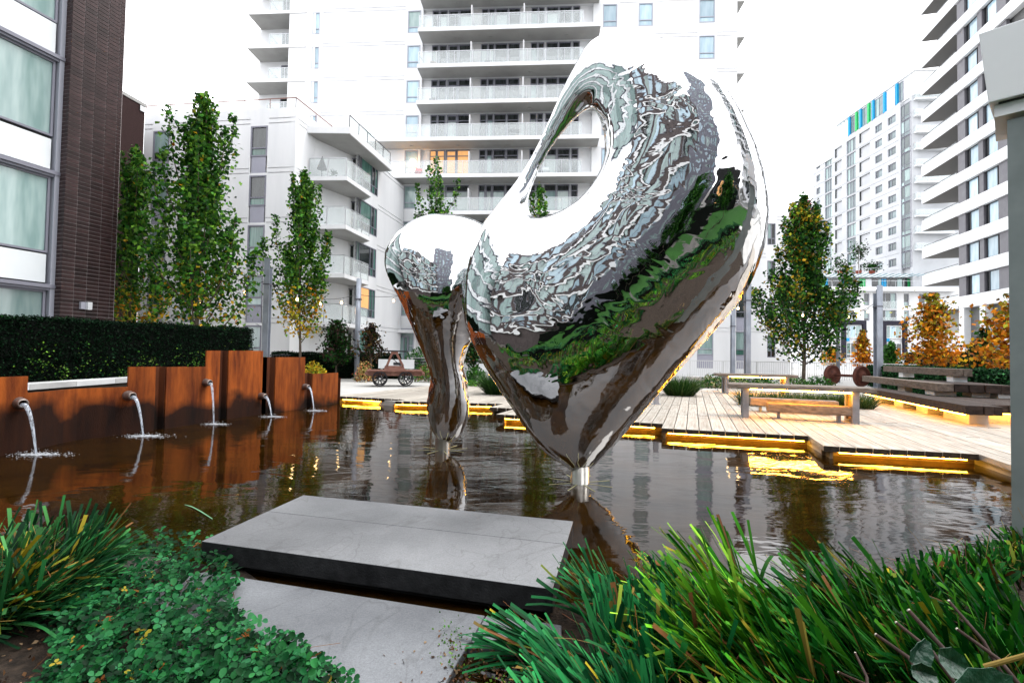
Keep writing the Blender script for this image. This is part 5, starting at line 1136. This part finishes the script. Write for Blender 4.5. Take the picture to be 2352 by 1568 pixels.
# ------------------------------------------------------------------ deck furniture and steel posts
TIM = M('table_timber', (.10,.08,.065), (.24,.2,.17), 3, .75, .4, 30, stretch=(.7,5,5), rnd=.12, detail=7)
TIMD = M('dark_timber', (.014,.009,.007), (.06,.038,.03), 3, .7, .4, 30, stretch=(.8,5,5), rnd=.25, detail=7)
LEGM = M('table_leg_steel', (.17,.18,.2), (.27,.28,.31), 4, .5, metal=.2)
LEDT = M('led_strip_table', (1,.7,.3), None, emit=(1,.40,.035), es=75)
def SF(o, ang=0):    # local frame on the deck: x right, y away
    a = -A0+ang
    return lambda x, y, z: (o[0]+x*math.cos(a)-y*math.sin(a), o[1]+x*math.sin(a)+y*math.cos(a), z)
def bx(f, x0,x1,y0,y1,z0,z1): return [f(x0,y0,z0),f(x1,y0,z0),f(x1,y1,z0),f(x0,y1,z0),f(x0,y0,z1),f(x1,y0,z1),f(x1,y1,z1),f(x0,y1,z1)]
def table(o, ang, label):
    f = SF(o, ang); T = thing('timber_table', (o[0],o[1],DZ), label, 'table', 'long timber tables on the deck')
    for k in range(4): b_ = put('board', MB().hexa(bx(f,0+.02*(k%2),2.95-.03*(k%2),.215*k+.003,.215*(k+1)-.003,1.0,1.1+.002*(k%2))), TIM, T); bev(b_,.008)
    for x in (.32, 2.52):
        m = MB()
        for y in (.08,.62): m.hexa(bx(f,x,x+.13,y,y+.13,DZ,.999))
        m.hexa(bx(f,x,x+.13,.21,.62,DZ,DZ+.06)); m.hexa(bx(f,x,x+.13,.21,.62,.93,.999)); put('leg', m, LEGM, T)
        put('leg_panel', MB().hexa(bx(f,x+.05,x+.08,.21,.62,DZ+.061,.929)), M('leg_panel_wood',(.35,.22,.13),None,rough=.6), T)
    put('light_strip', MB().hexa(bx(f,.47,2.5,.05,.075,.972,.998)), LEDT, T); put('light_strip', MB().hexa(bx(f,.47,2.5,.74,.765,.972,.998)), LEDT, T)
    return T
def bench(o, ang, L, label):
    f = SF(o, ang); T = thing('timber_bench', (o[0],o[1],DZ), label, 'bench', 'timber benches at the tables')
    bev(put('seat', MB().hexa(bx(f,0,L,0,.36,.47,.67)), TIM, T), .02)
    for x in (.22, L-.3):
        m = MB(); m.hexa(bx(f,x,x+.06,.1,.26,DZ+.012,.469)); m.hexa(bx(f,x-.06,x+.12,.04,.32,DZ+.001,DZ+.012)); put('leg', m, LEGM, T)
oA = G(1673,881,1.1); table((oA.x,oA.y), -.02, 'near weathered timber table with glowing strip under its top')
oB = G(1647,857.5,1.1); table((oB.x,oB.y), .14, 'farther timber table left of the tree trunk with glowing strip')
b1_ = S(1.66,12.82); bench((b1_[0],b1_[1]), -.05, 1.72, 'heavy timber bench in front of the near table')
b2_ = S(1.45,14.3); bench((b2_[0],b2_[1]), -.02, 2.0, 'timber bench behind the near table lit orange')
# tiered bench
T = thing('tiered_bench', S(7,18,DZ), 'dark timber tiered seating with orange light under its lowest step', 'tiered bench')
f = lambda x, y, z: S(x, y, z)
def beams(s0, s1, t0, t1, z0, z1, n, mt, j=0):
    for k in range(n):
        a, b_ = s0+(s1-s0)*k/n+.006, s0+(s1-s0)*(k+1)/n-.006; d_ = random.uniform(0,j); bev(put('beam', MB().hexa(bx(f,a,b_,t0+d_,t1,z0,z1+random.uniform(0,.006))), mt, T), .01)
TIML = M('bench_timber', (.07,.052,.042), (.18,.145,.12), 3, .75, .4, 30, stretch=(5,.7,5), rnd=.2, detail=7)
beams(5.68,6.35,13.6,20.6,.55,.75,4,TIMD,.05); beams(6.36,9.6,14.35,17.2,.55,.74,8,TIMD,.06)
beams(6.45,6.85,17.0,23.4,.88,1.1,1,TIML); beams(6.86,8.15,16.9,20,.88,1.1,4,TIMD,.12)
beams(7.5,7.95,18.6,24.5,1.28,1.5,2,TIML)
CB2 = MB()
for t0,t1 in ((14.1,15.3),(16.2,16.9),(17.8,18.5),(19.6,20.3)): put('support_block', MB().hexa(bx(f,5.95,6.3,t0,t1,DZ,.549)), CONC, T)
put('support_block', MB().hexa(bx(f,6.1,9.5,14.6,14.8,DZ,.549)), CONC, T)
for (s_,t_,z0,z1,w1,w2) in ((6.5,17.25,.751,.879,.5,.6),(7.3,17.15,.751,.879,.4,.5),(7.8,17.0,.751,.879,.32,.5),(6.6,19.6,.3,.879,.2,.6),(7.55,18.8,1.101,1.279,.35,.4),(7.55,22.6,1.101,1.279,.35,.4)):
    put('support_block', MB().hexa(bx(f,s_,s_+w1,t_,t_+w2,z0,z1)), CONC if z1 < 1.27 else WHITE2, T)
for t0,t1 in ((13.75,14.9),(15.1,17.6),(17.8,19.0),(19.2,20.4)): put('light_strip', MB().hexa(bx(f,5.72,5.745,t0,t1,.522,.549)), LED, T)
put('light_strip', MB().hexa(bx(f,6.5,9.5,14.5,14.53,.522,.549)), LED, T)
# railway axle
ax0 = AY(1912,858,27.9); ax1 = AY(1979,861,26.2); dv = Vector((math.cos(-1.28),math.sin(-1.28),0)); cx_ = (ax0+ax1)/2; cx_.z = DZ+.57
IRON = M('rusty_iron', (.04,.011,.007),(.1,.032,.02),5,.75,.3,40); T = thing('railway_axle', (cx_.x,cx_.y,DZ), 'rusty railway axle with two solid wheels behind the tables', 'wheel axle')
prof = [(q_[0]*1.16,q_[1]) for q_ in [(0,-.02),(.12,-.02),(.14,.03),(.3,.05),(.38,.0),(.44,-.02),(.50,-.02),(.50,.03),(.47,.14),(.42,.14),(.38,.11),(.28,.09),(.16,.16),(.13,.22),(0,.22)]]
for s_ in (-.86,.86):
    if s_ < 0: put('wheel', MB().lathe(prof, cx_+dv*s_*1.0-dv*.05, dv, 32), IRON, T, smooth=True)
    else: put('wheel', MB().lathe([(r_,h_) for r_,h_ in prof], cx_+dv*(s_-.05), dv, 32), IRON, T, smooth=True)
put('axle_bar', MB().tube([cx_-dv*.8, cx_+dv*.85], .075, 14), IRON, T, smooth=True)
# handcar
o = G(872,886,DZ); e_ = G(932,886,DZ); f4 = Fr((o.x,o.y),(e_.x,e_.y)); wb_ = (Vector((e_.x,e_.y))-Vector((o.x,o.y))).length
HB = M('handcar_wood',(.14,.06,.045),(.24,.12,.09),5,.6,.2,30,stretch=(.6,4,4)); HK = M('handcar_iron',(.012,.012,.014),(.03,.03,.035),5,.5); HD = M('hub_cap',(.6,.6,.6),None)
T = thing('handcar', (o.x,o.y,DZ), 'old brown railway handcar with black spoked wheels on the paving', 'handcar')
R_ = .30; sc_ = 1.0
for u_ in (0,wb_):
    for n_ in (0,-1.0):
        W = MB(); c = f4(u_,n_,DZ+R_); ax_ = (f4.n.x,f4.n.y,0); W.lathe([(R_,-.05),(R_,.05),(R_-.035,.05),(R_-.035,-.05),(R_,-.05)], c, ax_, 28); W.lathe([(R_+.02,-.06),(R_+.02,-.04),(R_-.03,-.04)], c, ax_, 28)
        W.lathe([(0,-.06),(.06,-.06),(.06,.06),(0,.06)], c, ax_, 12)
        for k in range(10):
            a = k*math.pi/5; dx_ = Vector((f4.d.x*math.cos(a), f4.d.y*math.cos(a), math.sin(a))); W.bar(Vector(c)+dx_*.05, Vector(c)+dx_*(R_-.02), .025, .03)
        w_ = put('wheel', W, HK, T)
        if n_ == 0: put('hub', MB().lathe([(0,.075),(.035,.07),(.04,.055)], c, ax_, 12), HD, w_)
    put('axle', MB().tube([f4(u_,0,DZ+R_), f4(u_,-1,DZ+R_)], .03, 8), HK, T)
m = MB()
for k in range(7): m2 = MB(); m2.box(-.55,wb_+.72,-.02-.155*k,-.165-.155*k,DZ+.60,DZ+.66,f4); put('plank', m2, HB, T)
m = MB(); m.box(-.5,wb_+.68,-.12,-.2,DZ+.42,DZ+.598,f4); m.box(-.5,wb_+.68,-.8,-.88,DZ+.42,DZ+.598,f4); m.box(-.62,-.5,-.05,-1,DZ+.46,DZ+.56,f4); m.box(wb_+.68,wb_+.8,-.05,-1,DZ+.46,DZ+.56,f4); put('frame', m, HB, T)
m = MB(); m.hexa([f4(.14,-.25,DZ+.661),f4(wb_-.02,-.25,DZ+.661),f4(wb_-.02,-.75,DZ+.661),f4(.14,-.75,DZ+.661),f4(.2,-.3,DZ+.84),f4(wb_-.1,-.3,DZ+.84),f4(wb_-.1,-.7,DZ+.84),f4(.2,-.7,DZ+.84)]); put('gear_box', m, HB, T)
for n_ in (-.3,-.7):
    m = MB(); m.bar(f4(.28,n_,DZ+.84), f4(.50,n_,DZ+1.42), .09); m.bar(f4(wb_-.12,n_,DZ+.84), f4(.66,n_,DZ+1.42), .09); m.bar(f4(.44,n_,DZ+1.40),f4(.74,n_,DZ+1.40),.1); put('a_frame', m, HB, T)
m = MB(); m.bar(f4(.05,-.5,DZ+1.49), f4(1.15,-.5,DZ+1.47), .06); m.bar(f4(.08,-.1,DZ+1.49), f4(.08,-.9,DZ+1.49), .04); m.bar(f4(1.12,-.1,DZ+1.47), f4(1.12,-.9,DZ+1.47), .04); put('pump_handle', m, HK, T)
m = MB(); m.bar(f4(.52,-.5,DZ+1.45), f4(.55,-.5,DZ+1.1), .03); m.bar(f4(.53,-.5,DZ+1.15), f4(.86,-.5,DZ+.84), .03); put('pump_rod', m, HK, T)
# grey planter wall, white panel, grille
a, b_ = AY(935,821,26.5), AY(1180,821,27.5); f5 = Fr((a.x,a.y),(b_.x,b_.y)); T = thing('planter_wall', (a.x,a.y,DZ), 'low grey concrete planter wall with dark vent grille', 'wall')
m = MB(); m.box(0,f5.len,-.4,0,DZ-.05,f5.z(1000,821),f5); put('wall_body', m, CONC, T)
m = MB()
for k in range(6): m.box(.35,1.15,.0,.04,.6+k*.15,.67+k*.15,f5)
put('grille', m, DRAIL, T)
a, b_ = AY(869,835,24), AY(951,835,24); f6 = Fr((a.x,a.y),(b_.x,b_.y)); T = thing('sign_board', (a.x,a.y,DZ), 'wide blank white board standing behind the handcar', 'board'); m = MB(); m.box(0,f6.len,-.06,0,f6.z(900,846),f6.z(900,825),f6); put('board', m, WHITE2, T)
m = MB(); 
for u_ in (.1,f6.len-.2): m.box(u_,u_+.1,-.08,-.061,DZ,f6.z(900,846)+.2,f6)
put('support', m, CONC, T)
m = MB(); m.box(.0+.75,.75+.45,.001,.02,f6.z(900,838),f6.z(900,832),f6); put('vent', m, DRAIL, T)
a, b_ = AY(1100,843,24.5), AY(1135,843,24.5); f7 = Fr((a.x,a.y),(b_.x,b_.y)); T = thing('notice_board', (a.x,a.y,DZ), 'small white notice board seen left of the large sculpture', 'board'); m = MB(); m.box(0,f7.len,-.05,0,f7.z(1110,853),f7.z(1110,835),f7); put('board', m, WHITE2, T); m = MB(); m.box(.3,.38,-.1,-.051,DZ,f7.z(1110,836),f7); put('support', m, CONC, T)
# granite blocks
GRN = M('granite',(.3,.3,.31),(.5,.5,.5),40,.8,.4,60)
for k,(x0,x1,lb_) in enumerate([(1575,1612,'rough granite block partly behind the right grass clump'),(1614,1655,'rough granite block left of the far table end')]):
    a, b_ = AY(x0,870,24), AY(x1,870,24); m = MB(); f8 = Fr((a.x,a.y),(b_.x,b_.y)); m.box(0,f8.len,-.6,0,DZ-.05,DZ+.5,f8); o_ = put('granite_block', m, GRN, None, label=lb_, cat='stone block', group='granite blocks'); bev(o_, .05)
# picket railing
a, b_ = AY(1585,827,34.5), AY(2105,833,31.5); f9 = Fr((a.x,a.y),(b_.x,b_.y)); T = thing('picket_railing', (a.x,a.y,DZ), 'pale metal picket railing running along the back of the plaza', 'railing'); pk = bpy.data.meshes.new('picket'); mb_ = MB().box(-.013,.013,-.013,.013,0,1.16); pk.from_pydata(mb_.v,[],mb_.f); PM = M('railing_paint',(.6,.6,.6),None,rough=.5); pk.materials.append(PM)
m = MB(); m.box(0,f9.len,-.03,.03,1.5,1.55,f9); m.box(0,f9.len,-.02,.02,.36,.40,f9)
u_ = 0
while u_ < f9.len: m.box(u_-.03,u_+.03,-.03,.03,DZ-.02,1.499,f9); u_ += 2.2
put('rail', m, PM, T); u_ = .14
while u_ < f9.len-.1: inst('picket', pk, T, f9(u_,0,.401-.02), f9.ang); u_ += .14
a, b_ = AY(606,816,23), AY(668,816,23.5); f9 = Fr((a.x,a.y),(b_.x,b_.y)); T = thing('iron_railing', (a.x,a.y,DZ), 'short dark iron railing just showing above the rusty wall', 'railing'); m = MB(); m.box(0,f9.len,-.02,.02,f9.z(640,814)-.03,f9.z(640,814),f9); u_ = 0
while u_ < f9.len: m.box(u_,u_+.025,-.012,.012,DZ,f9.z(640,814)-.03,f9); u_ += .13
put('rail', m, DRAIL, T)
# steel posts
def post(label, x, ybase_Y, ytop, w_, kind='h', ztop=None, xt=None):
    Y = ybase_Y; p = AY(x, 820, Y); zt2 = AY(x, ytop, Y).z if ztop is None else ztop; T = thing('steel_post', (p.x,p.y,DZ), label, 'post', 'galvanised lighting posts')
    m = MB(); h_ = w_/2; x,y = p.x,p.y
    if kind == 'h':
        m.box(x-h_,x+h_,y-h_,y-h_+.03,DZ,zt2); m.box(x-h_,x+h_,y+h_-.03,y+h_,DZ,zt2-.4); m.box(x-.015,x+.015,y-h_+.03,y+h_-.03,DZ,zt2-.2)
    else: m.tube([(x,y,DZ),(x,y,zt2)], h_, 16)
    put('shaft', m, GALV, T, smooth=(kind!='h')); 
    m = MB(); m.box(x-h_-.015,x+h_+.015,y-h_-.015,y+h_+.015,zt2-1.15,zt2-1.09); put('bracket', m, M('bracket_dark',(.1,.1,.12),None,rough=.5), T)
    m = MB(); m.box(x-h_-.08,x+h_+.08,y-h_-.08,y+h_+.08,DZ,DZ+.02); put('base_plate', m, GALV, T)
    return T, p, zt2
post('wide galvanised post rising behind the tallest rusty sheet', 610, 20.9, 594, .25)
post('slender pale galvanised post standing on the paving left of the handcar', 820, 26.3, 640, .27, 'r')
post('galvanised post behind the lower right edge of the large sculpture, thinner of the pair', 1683, 30, 708, .22)
post('thick galvanised post by the picket railing close to the sculpture', 1716.5, 24, 639, .24)
post('round galvanised post between the broad maple and the small orange tree', 1925, 31, 689, .22, 'r')
post('wide H section post standing right of the railway axle', 2017, 25.7, 656, .30)
p = G(1507,928,DZ); T = thing('steel_bollard', tuple(p), 'short grey steel support on the deck at the right edge of the sculpture', 'bollard'); m = MB(); m.box(p.x-.07,p.x+.07,p.y-.05,p.y+.05,DZ+.015,DZ+1.1); m.box(p.x-.12,p.x+.12,p.y-.09,p.y+.09,DZ,DZ+.015); put('shaft', m, GALV, T)
# string lights
BULB = M('bulb_glow',(1,.75,.4),None,emit=(1,.62,.25),es=9); SOCK = M('socket',(.5,.5,.5),None)
def string(label, P0, P1, sag, bulbs, name='string_light'):
    a, b_ = Vector(P0), Vector(P1); T = thing(name, tuple((a+b_)/2), label, 'string lights', 'string lights between the posts')
    fn = lambda t_: a.lerp(b_, t_)-Vector((0,0,sag*4*t_*(1-t_))); put('cable', MB().tube([fn(i/14) for i in range(15)], .014, 5), DRAIL, T)
    for t_ in bulbs:
        q = fn(t_); s_ = put('lamp_socket', MB().tube([q, q-Vector((0,0,.16))], .028, 8), SOCK, T); put('bulb', MB().lathe([(.0,-.30),(.035,-.29),(.055,-.24),(.04,-.18),(.02,-.16)], q, (0,0,1), 10), BULB, s_)
pA = AY(610,645,20.9); pB = AY(820,676,26.3)
string('cable with two bulbs running left from the post by the rusty wall', AY(330,700,19), pA, .2, (.45,.82))
string('cable with three bulbs between the wide and the slender left posts', pA, pB, .5, (.3,.55,.8))
string('bare cable leaving the slender post toward the small sculpture', pB, AY(1005,660,27), .3, (.45,))
pC = AY(1683,715,30); pD = AY(1716,690,24); pE = AY(1925,715,31); pF = AY(2017,690,25.7)
string('cable with bulbs between the paired posts beside the sculpture', AY(1560,690,27), pD, .4, (.75,.88))
string('thin cable crossing in front of the broad maple', pD, pE, .25, (.55,))
string('cable with bulbs between the round post and the wide H post', pE, pF, .35, (.3,.55,.78))
pG = AY(1968,712,28); T = thing('pendant_lamp', tuple(pG), 'flat metal pendant lamp glowing near the round post', 'lamp'); put('shade', MB().lathe([(.04,.16),(.1,.12),(.42,.0),(.44,-.03),(.1,.02)], pG, (0,0,1), 20), WHITE2, T, smooth=True); put('bulb', MB().lathe([(0,-.12),(.1,-.1),(.12,-.02),(.05,.03)], pG, (0,0,1), 12), BULB, T)
# big steel column at the right edge, turned to face the pond
p = G(2325,1300,.04); va = math.atan2(p.x, p.y); FK = Fr((p.x,p.y),(p.x+math.cos(va),p.y-math.sin(va))); HX = M('painted_column',(.2,.225,.225),(.27,.3,.3),2,.4,metal=.1); HXW = M('column_head',(.86,.86,.89),(.9,.9,.92),2,.4)
T = thing('lighting_column', (p.x,p.y,0), 'large grey steel column with flared box head at the right edge of the view', 'column')
m = MB(); m.box(0,.5,-.5,0,-.1,FK.z(2340,270),FK); put('shaft', m, HX, T)
uc, zc0 = FK.F(2284,270,.04); zc1 = FK.z(2284,243,.04); m = MB(); m.box(uc,uc+.9,-.6,.04,zc0+.0,zc1,FK); put('collar', m, HXW, T)
ub_, zb_ = FK.F(2270,237,.1); ut_, zt3 = FK.F(2248,83,.1); m = MB()
m.hexa([FK(ub_,.1,zb_),FK(ub_+1.1,.1,zb_),FK(ub_+1.1,-.7,zb_),FK(ub_+.05,-.7,zb_),FK(ut_,.14,zt3),FK(ut_+1.3,.14,zt3),FK(ut_+1.3,-.75,zt3),FK(ut_+.05,-.75,zt3)]); o_ = put('head', m, HXW, T); bev(o_, .008)
m = MB(); m.box(ub_+.06,ub_+1.0,-.6,.06,zc1+.001,zb_-.001,FK); put('head_gap', m, DRAIL, T)
# balcony furniture
RED = M('red_fabric',(.5,.01,.02),None)
def chair(P, ang, mt, label, s_=1.0):
    T = thing('balcony_chair', P, label, 'chair', 'balcony chairs'); ca, sa = math.cos(ang), math.sin(ang); g_ = lambda x,y,z: (P[0]+(x*ca-y*sa)*s_, P[1]+(x*sa+y*ca)*s_, P[2]+z*s_)
    put('seat', MB().hexa([g_(-.28,-.25,.36),g_(.28,-.25,.36),g_(.28,.25,.33),g_(-.28,.25,.33),g_(-.28,-.25,.42),g_(.28,-.25,.42),g_(.28,.25,.39),g_(-.28,.25,.39)]), mt, T)
    put('backrest', MB().hexa([g_(-.28,.22,.4),g_(.28,.22,.4),g_(.28,.27,.4),g_(-.28,.27,.4),g_(-.25,.38,.85),g_(.25,.38,.85),g_(.25,.43,.85),g_(-.25,.43,.85)]), mt, T)
    for x in (-.26,.26):
        for y in (-.22,.22): put('leg', MB().bar(g_(x,y,0), g_(x,y,.36), .035), DRAIL, T)
WK = M('wicker',(.16,.1,.07),(.3,.2,.14),20); GRYF = M('grey_fabric',(.15,.15,.16),None)
def onb(x, L_, n=.8): return FT(FT.u(x,500,n), n, L_+.29)
chair(onb(1252-0,15.65), 0, WHITE2, 'white chair on the balcony left of the sculpture hole'); chair(onb(959,15.65), .1, RED, 'red chair on the long lower balcony'); chair(onb(989,24.5), .3, WK, 'brown wicker chair on the third balcony from the top at its left end')
chair(onb(989,21.55), -.2, GRYF, 'grey reclined chair at the left end of the middle balcony'); chair(onb(1198,21.55), .4, GRYF, 'grey chair near the centre of the middle balcony'); chair(onb(1115,24.5), 0, GRYF, 'grey chair beside the first divider of the upper balcony')
chair(onb(985,27.45), .2, WHITE2, 'white chair on the topmost visible balcony at its left end')
m = MB(); P = onb(1176,18.6); m.box(P[0]-.45,P[0]+.45,P[1]-.3,P[1]+.3,P[2]+.68,P[2]+.72); T = thing('balcony_table', P, 'dark table with plants on the balcony above the long slab', 'table'); put('tabletop', m, DRAIL, T)
for dx_ in (-.4,.4):
    for dy_ in (-.25,.25): put('leg', MB().box(P[0]+dx_-.02,P[0]+dx_+.02,P[1]+dy_-.02,P[1]+dy_+.02,P[2],P[2]+.68), DRAIL, T)
P = (-11.9, 29.5, 12.07+.17); T = thing('patio_umbrella', P, 'folded black parasol on the top corner balcony', 'parasol'); put('pole', MB().tube([P,(P[0],P[1],P[2]+1.5)], .02, 6), DRAIL, T); put('canopy', MB().lathe([(.02,1.45),(.12,1.2),(.3,.7),(.26,.68)], P, (0,0,1), 10), M('black_fabric',(.012,.012,.014),None), T)
P = (-11.2, 29.6, 12.07+.17); T = thing('plant_pot', P, 'white pot with dark plant on the top corner balcony', 'plant pot'); put('pot', MB().lathe([(.12,0),(.17,.3),(.15,.3)], P, (0,0,1), 12), WHITE2, T); leafcloud('plant', np.array(P)+np.array([0,0,.45])+rng.normal(size=(120,3))*.12, .09, mixc(120,[GD,G1],[1,1]), LEAF, T)
P = onb(945,15.65,.5); T = thing('floor_lamp', P, 'glowing floor lamp on the long lower balcony beside the red chair', 'lamp'); put('pole', MB().tube([P,(P[0],P[1],P[2]+1.2)], .02, 6), WHITE2, T); put('lamp_shade', MB().lathe([(.14,1.2),(.2,1.5),(.14,1.5)], P, (0,0,1), 12), BULB, T)
for k,(c_,lb_) in enumerate([(455,'small potted tree on the podium roof at left'),(630,'taller potted tree on the podium roof terrace'),(760,'round potted shrub on the podium roof edge')]):
    P = FP(px_(c_), -2.2, py_(438)); T = thing('potted_tree', P, lb_, 'potted plant', 'plants on the podium roof'); put('pot', MB().lathe([(.35,0),(.5,.8),(.45,.8)], P, (0,0,1), 10), M('rust_pot',(.2,.05,.03),None), T); hh_ = (1.6,4.2,1.4)[k]
    put('stem', MB().tube([P,(P[0],P[1],P[2]+hh_)], .05, 6), BARK, T); leafcloud('crown', np.array(P)+np.array([0,0,hh_])+rng.normal(size=(350,3))*np.array([.6,.6,.8 if k<2 else .4]), .3, mixc(350,[GD,G1,PUR],[2,2,1]), LEAF, T)
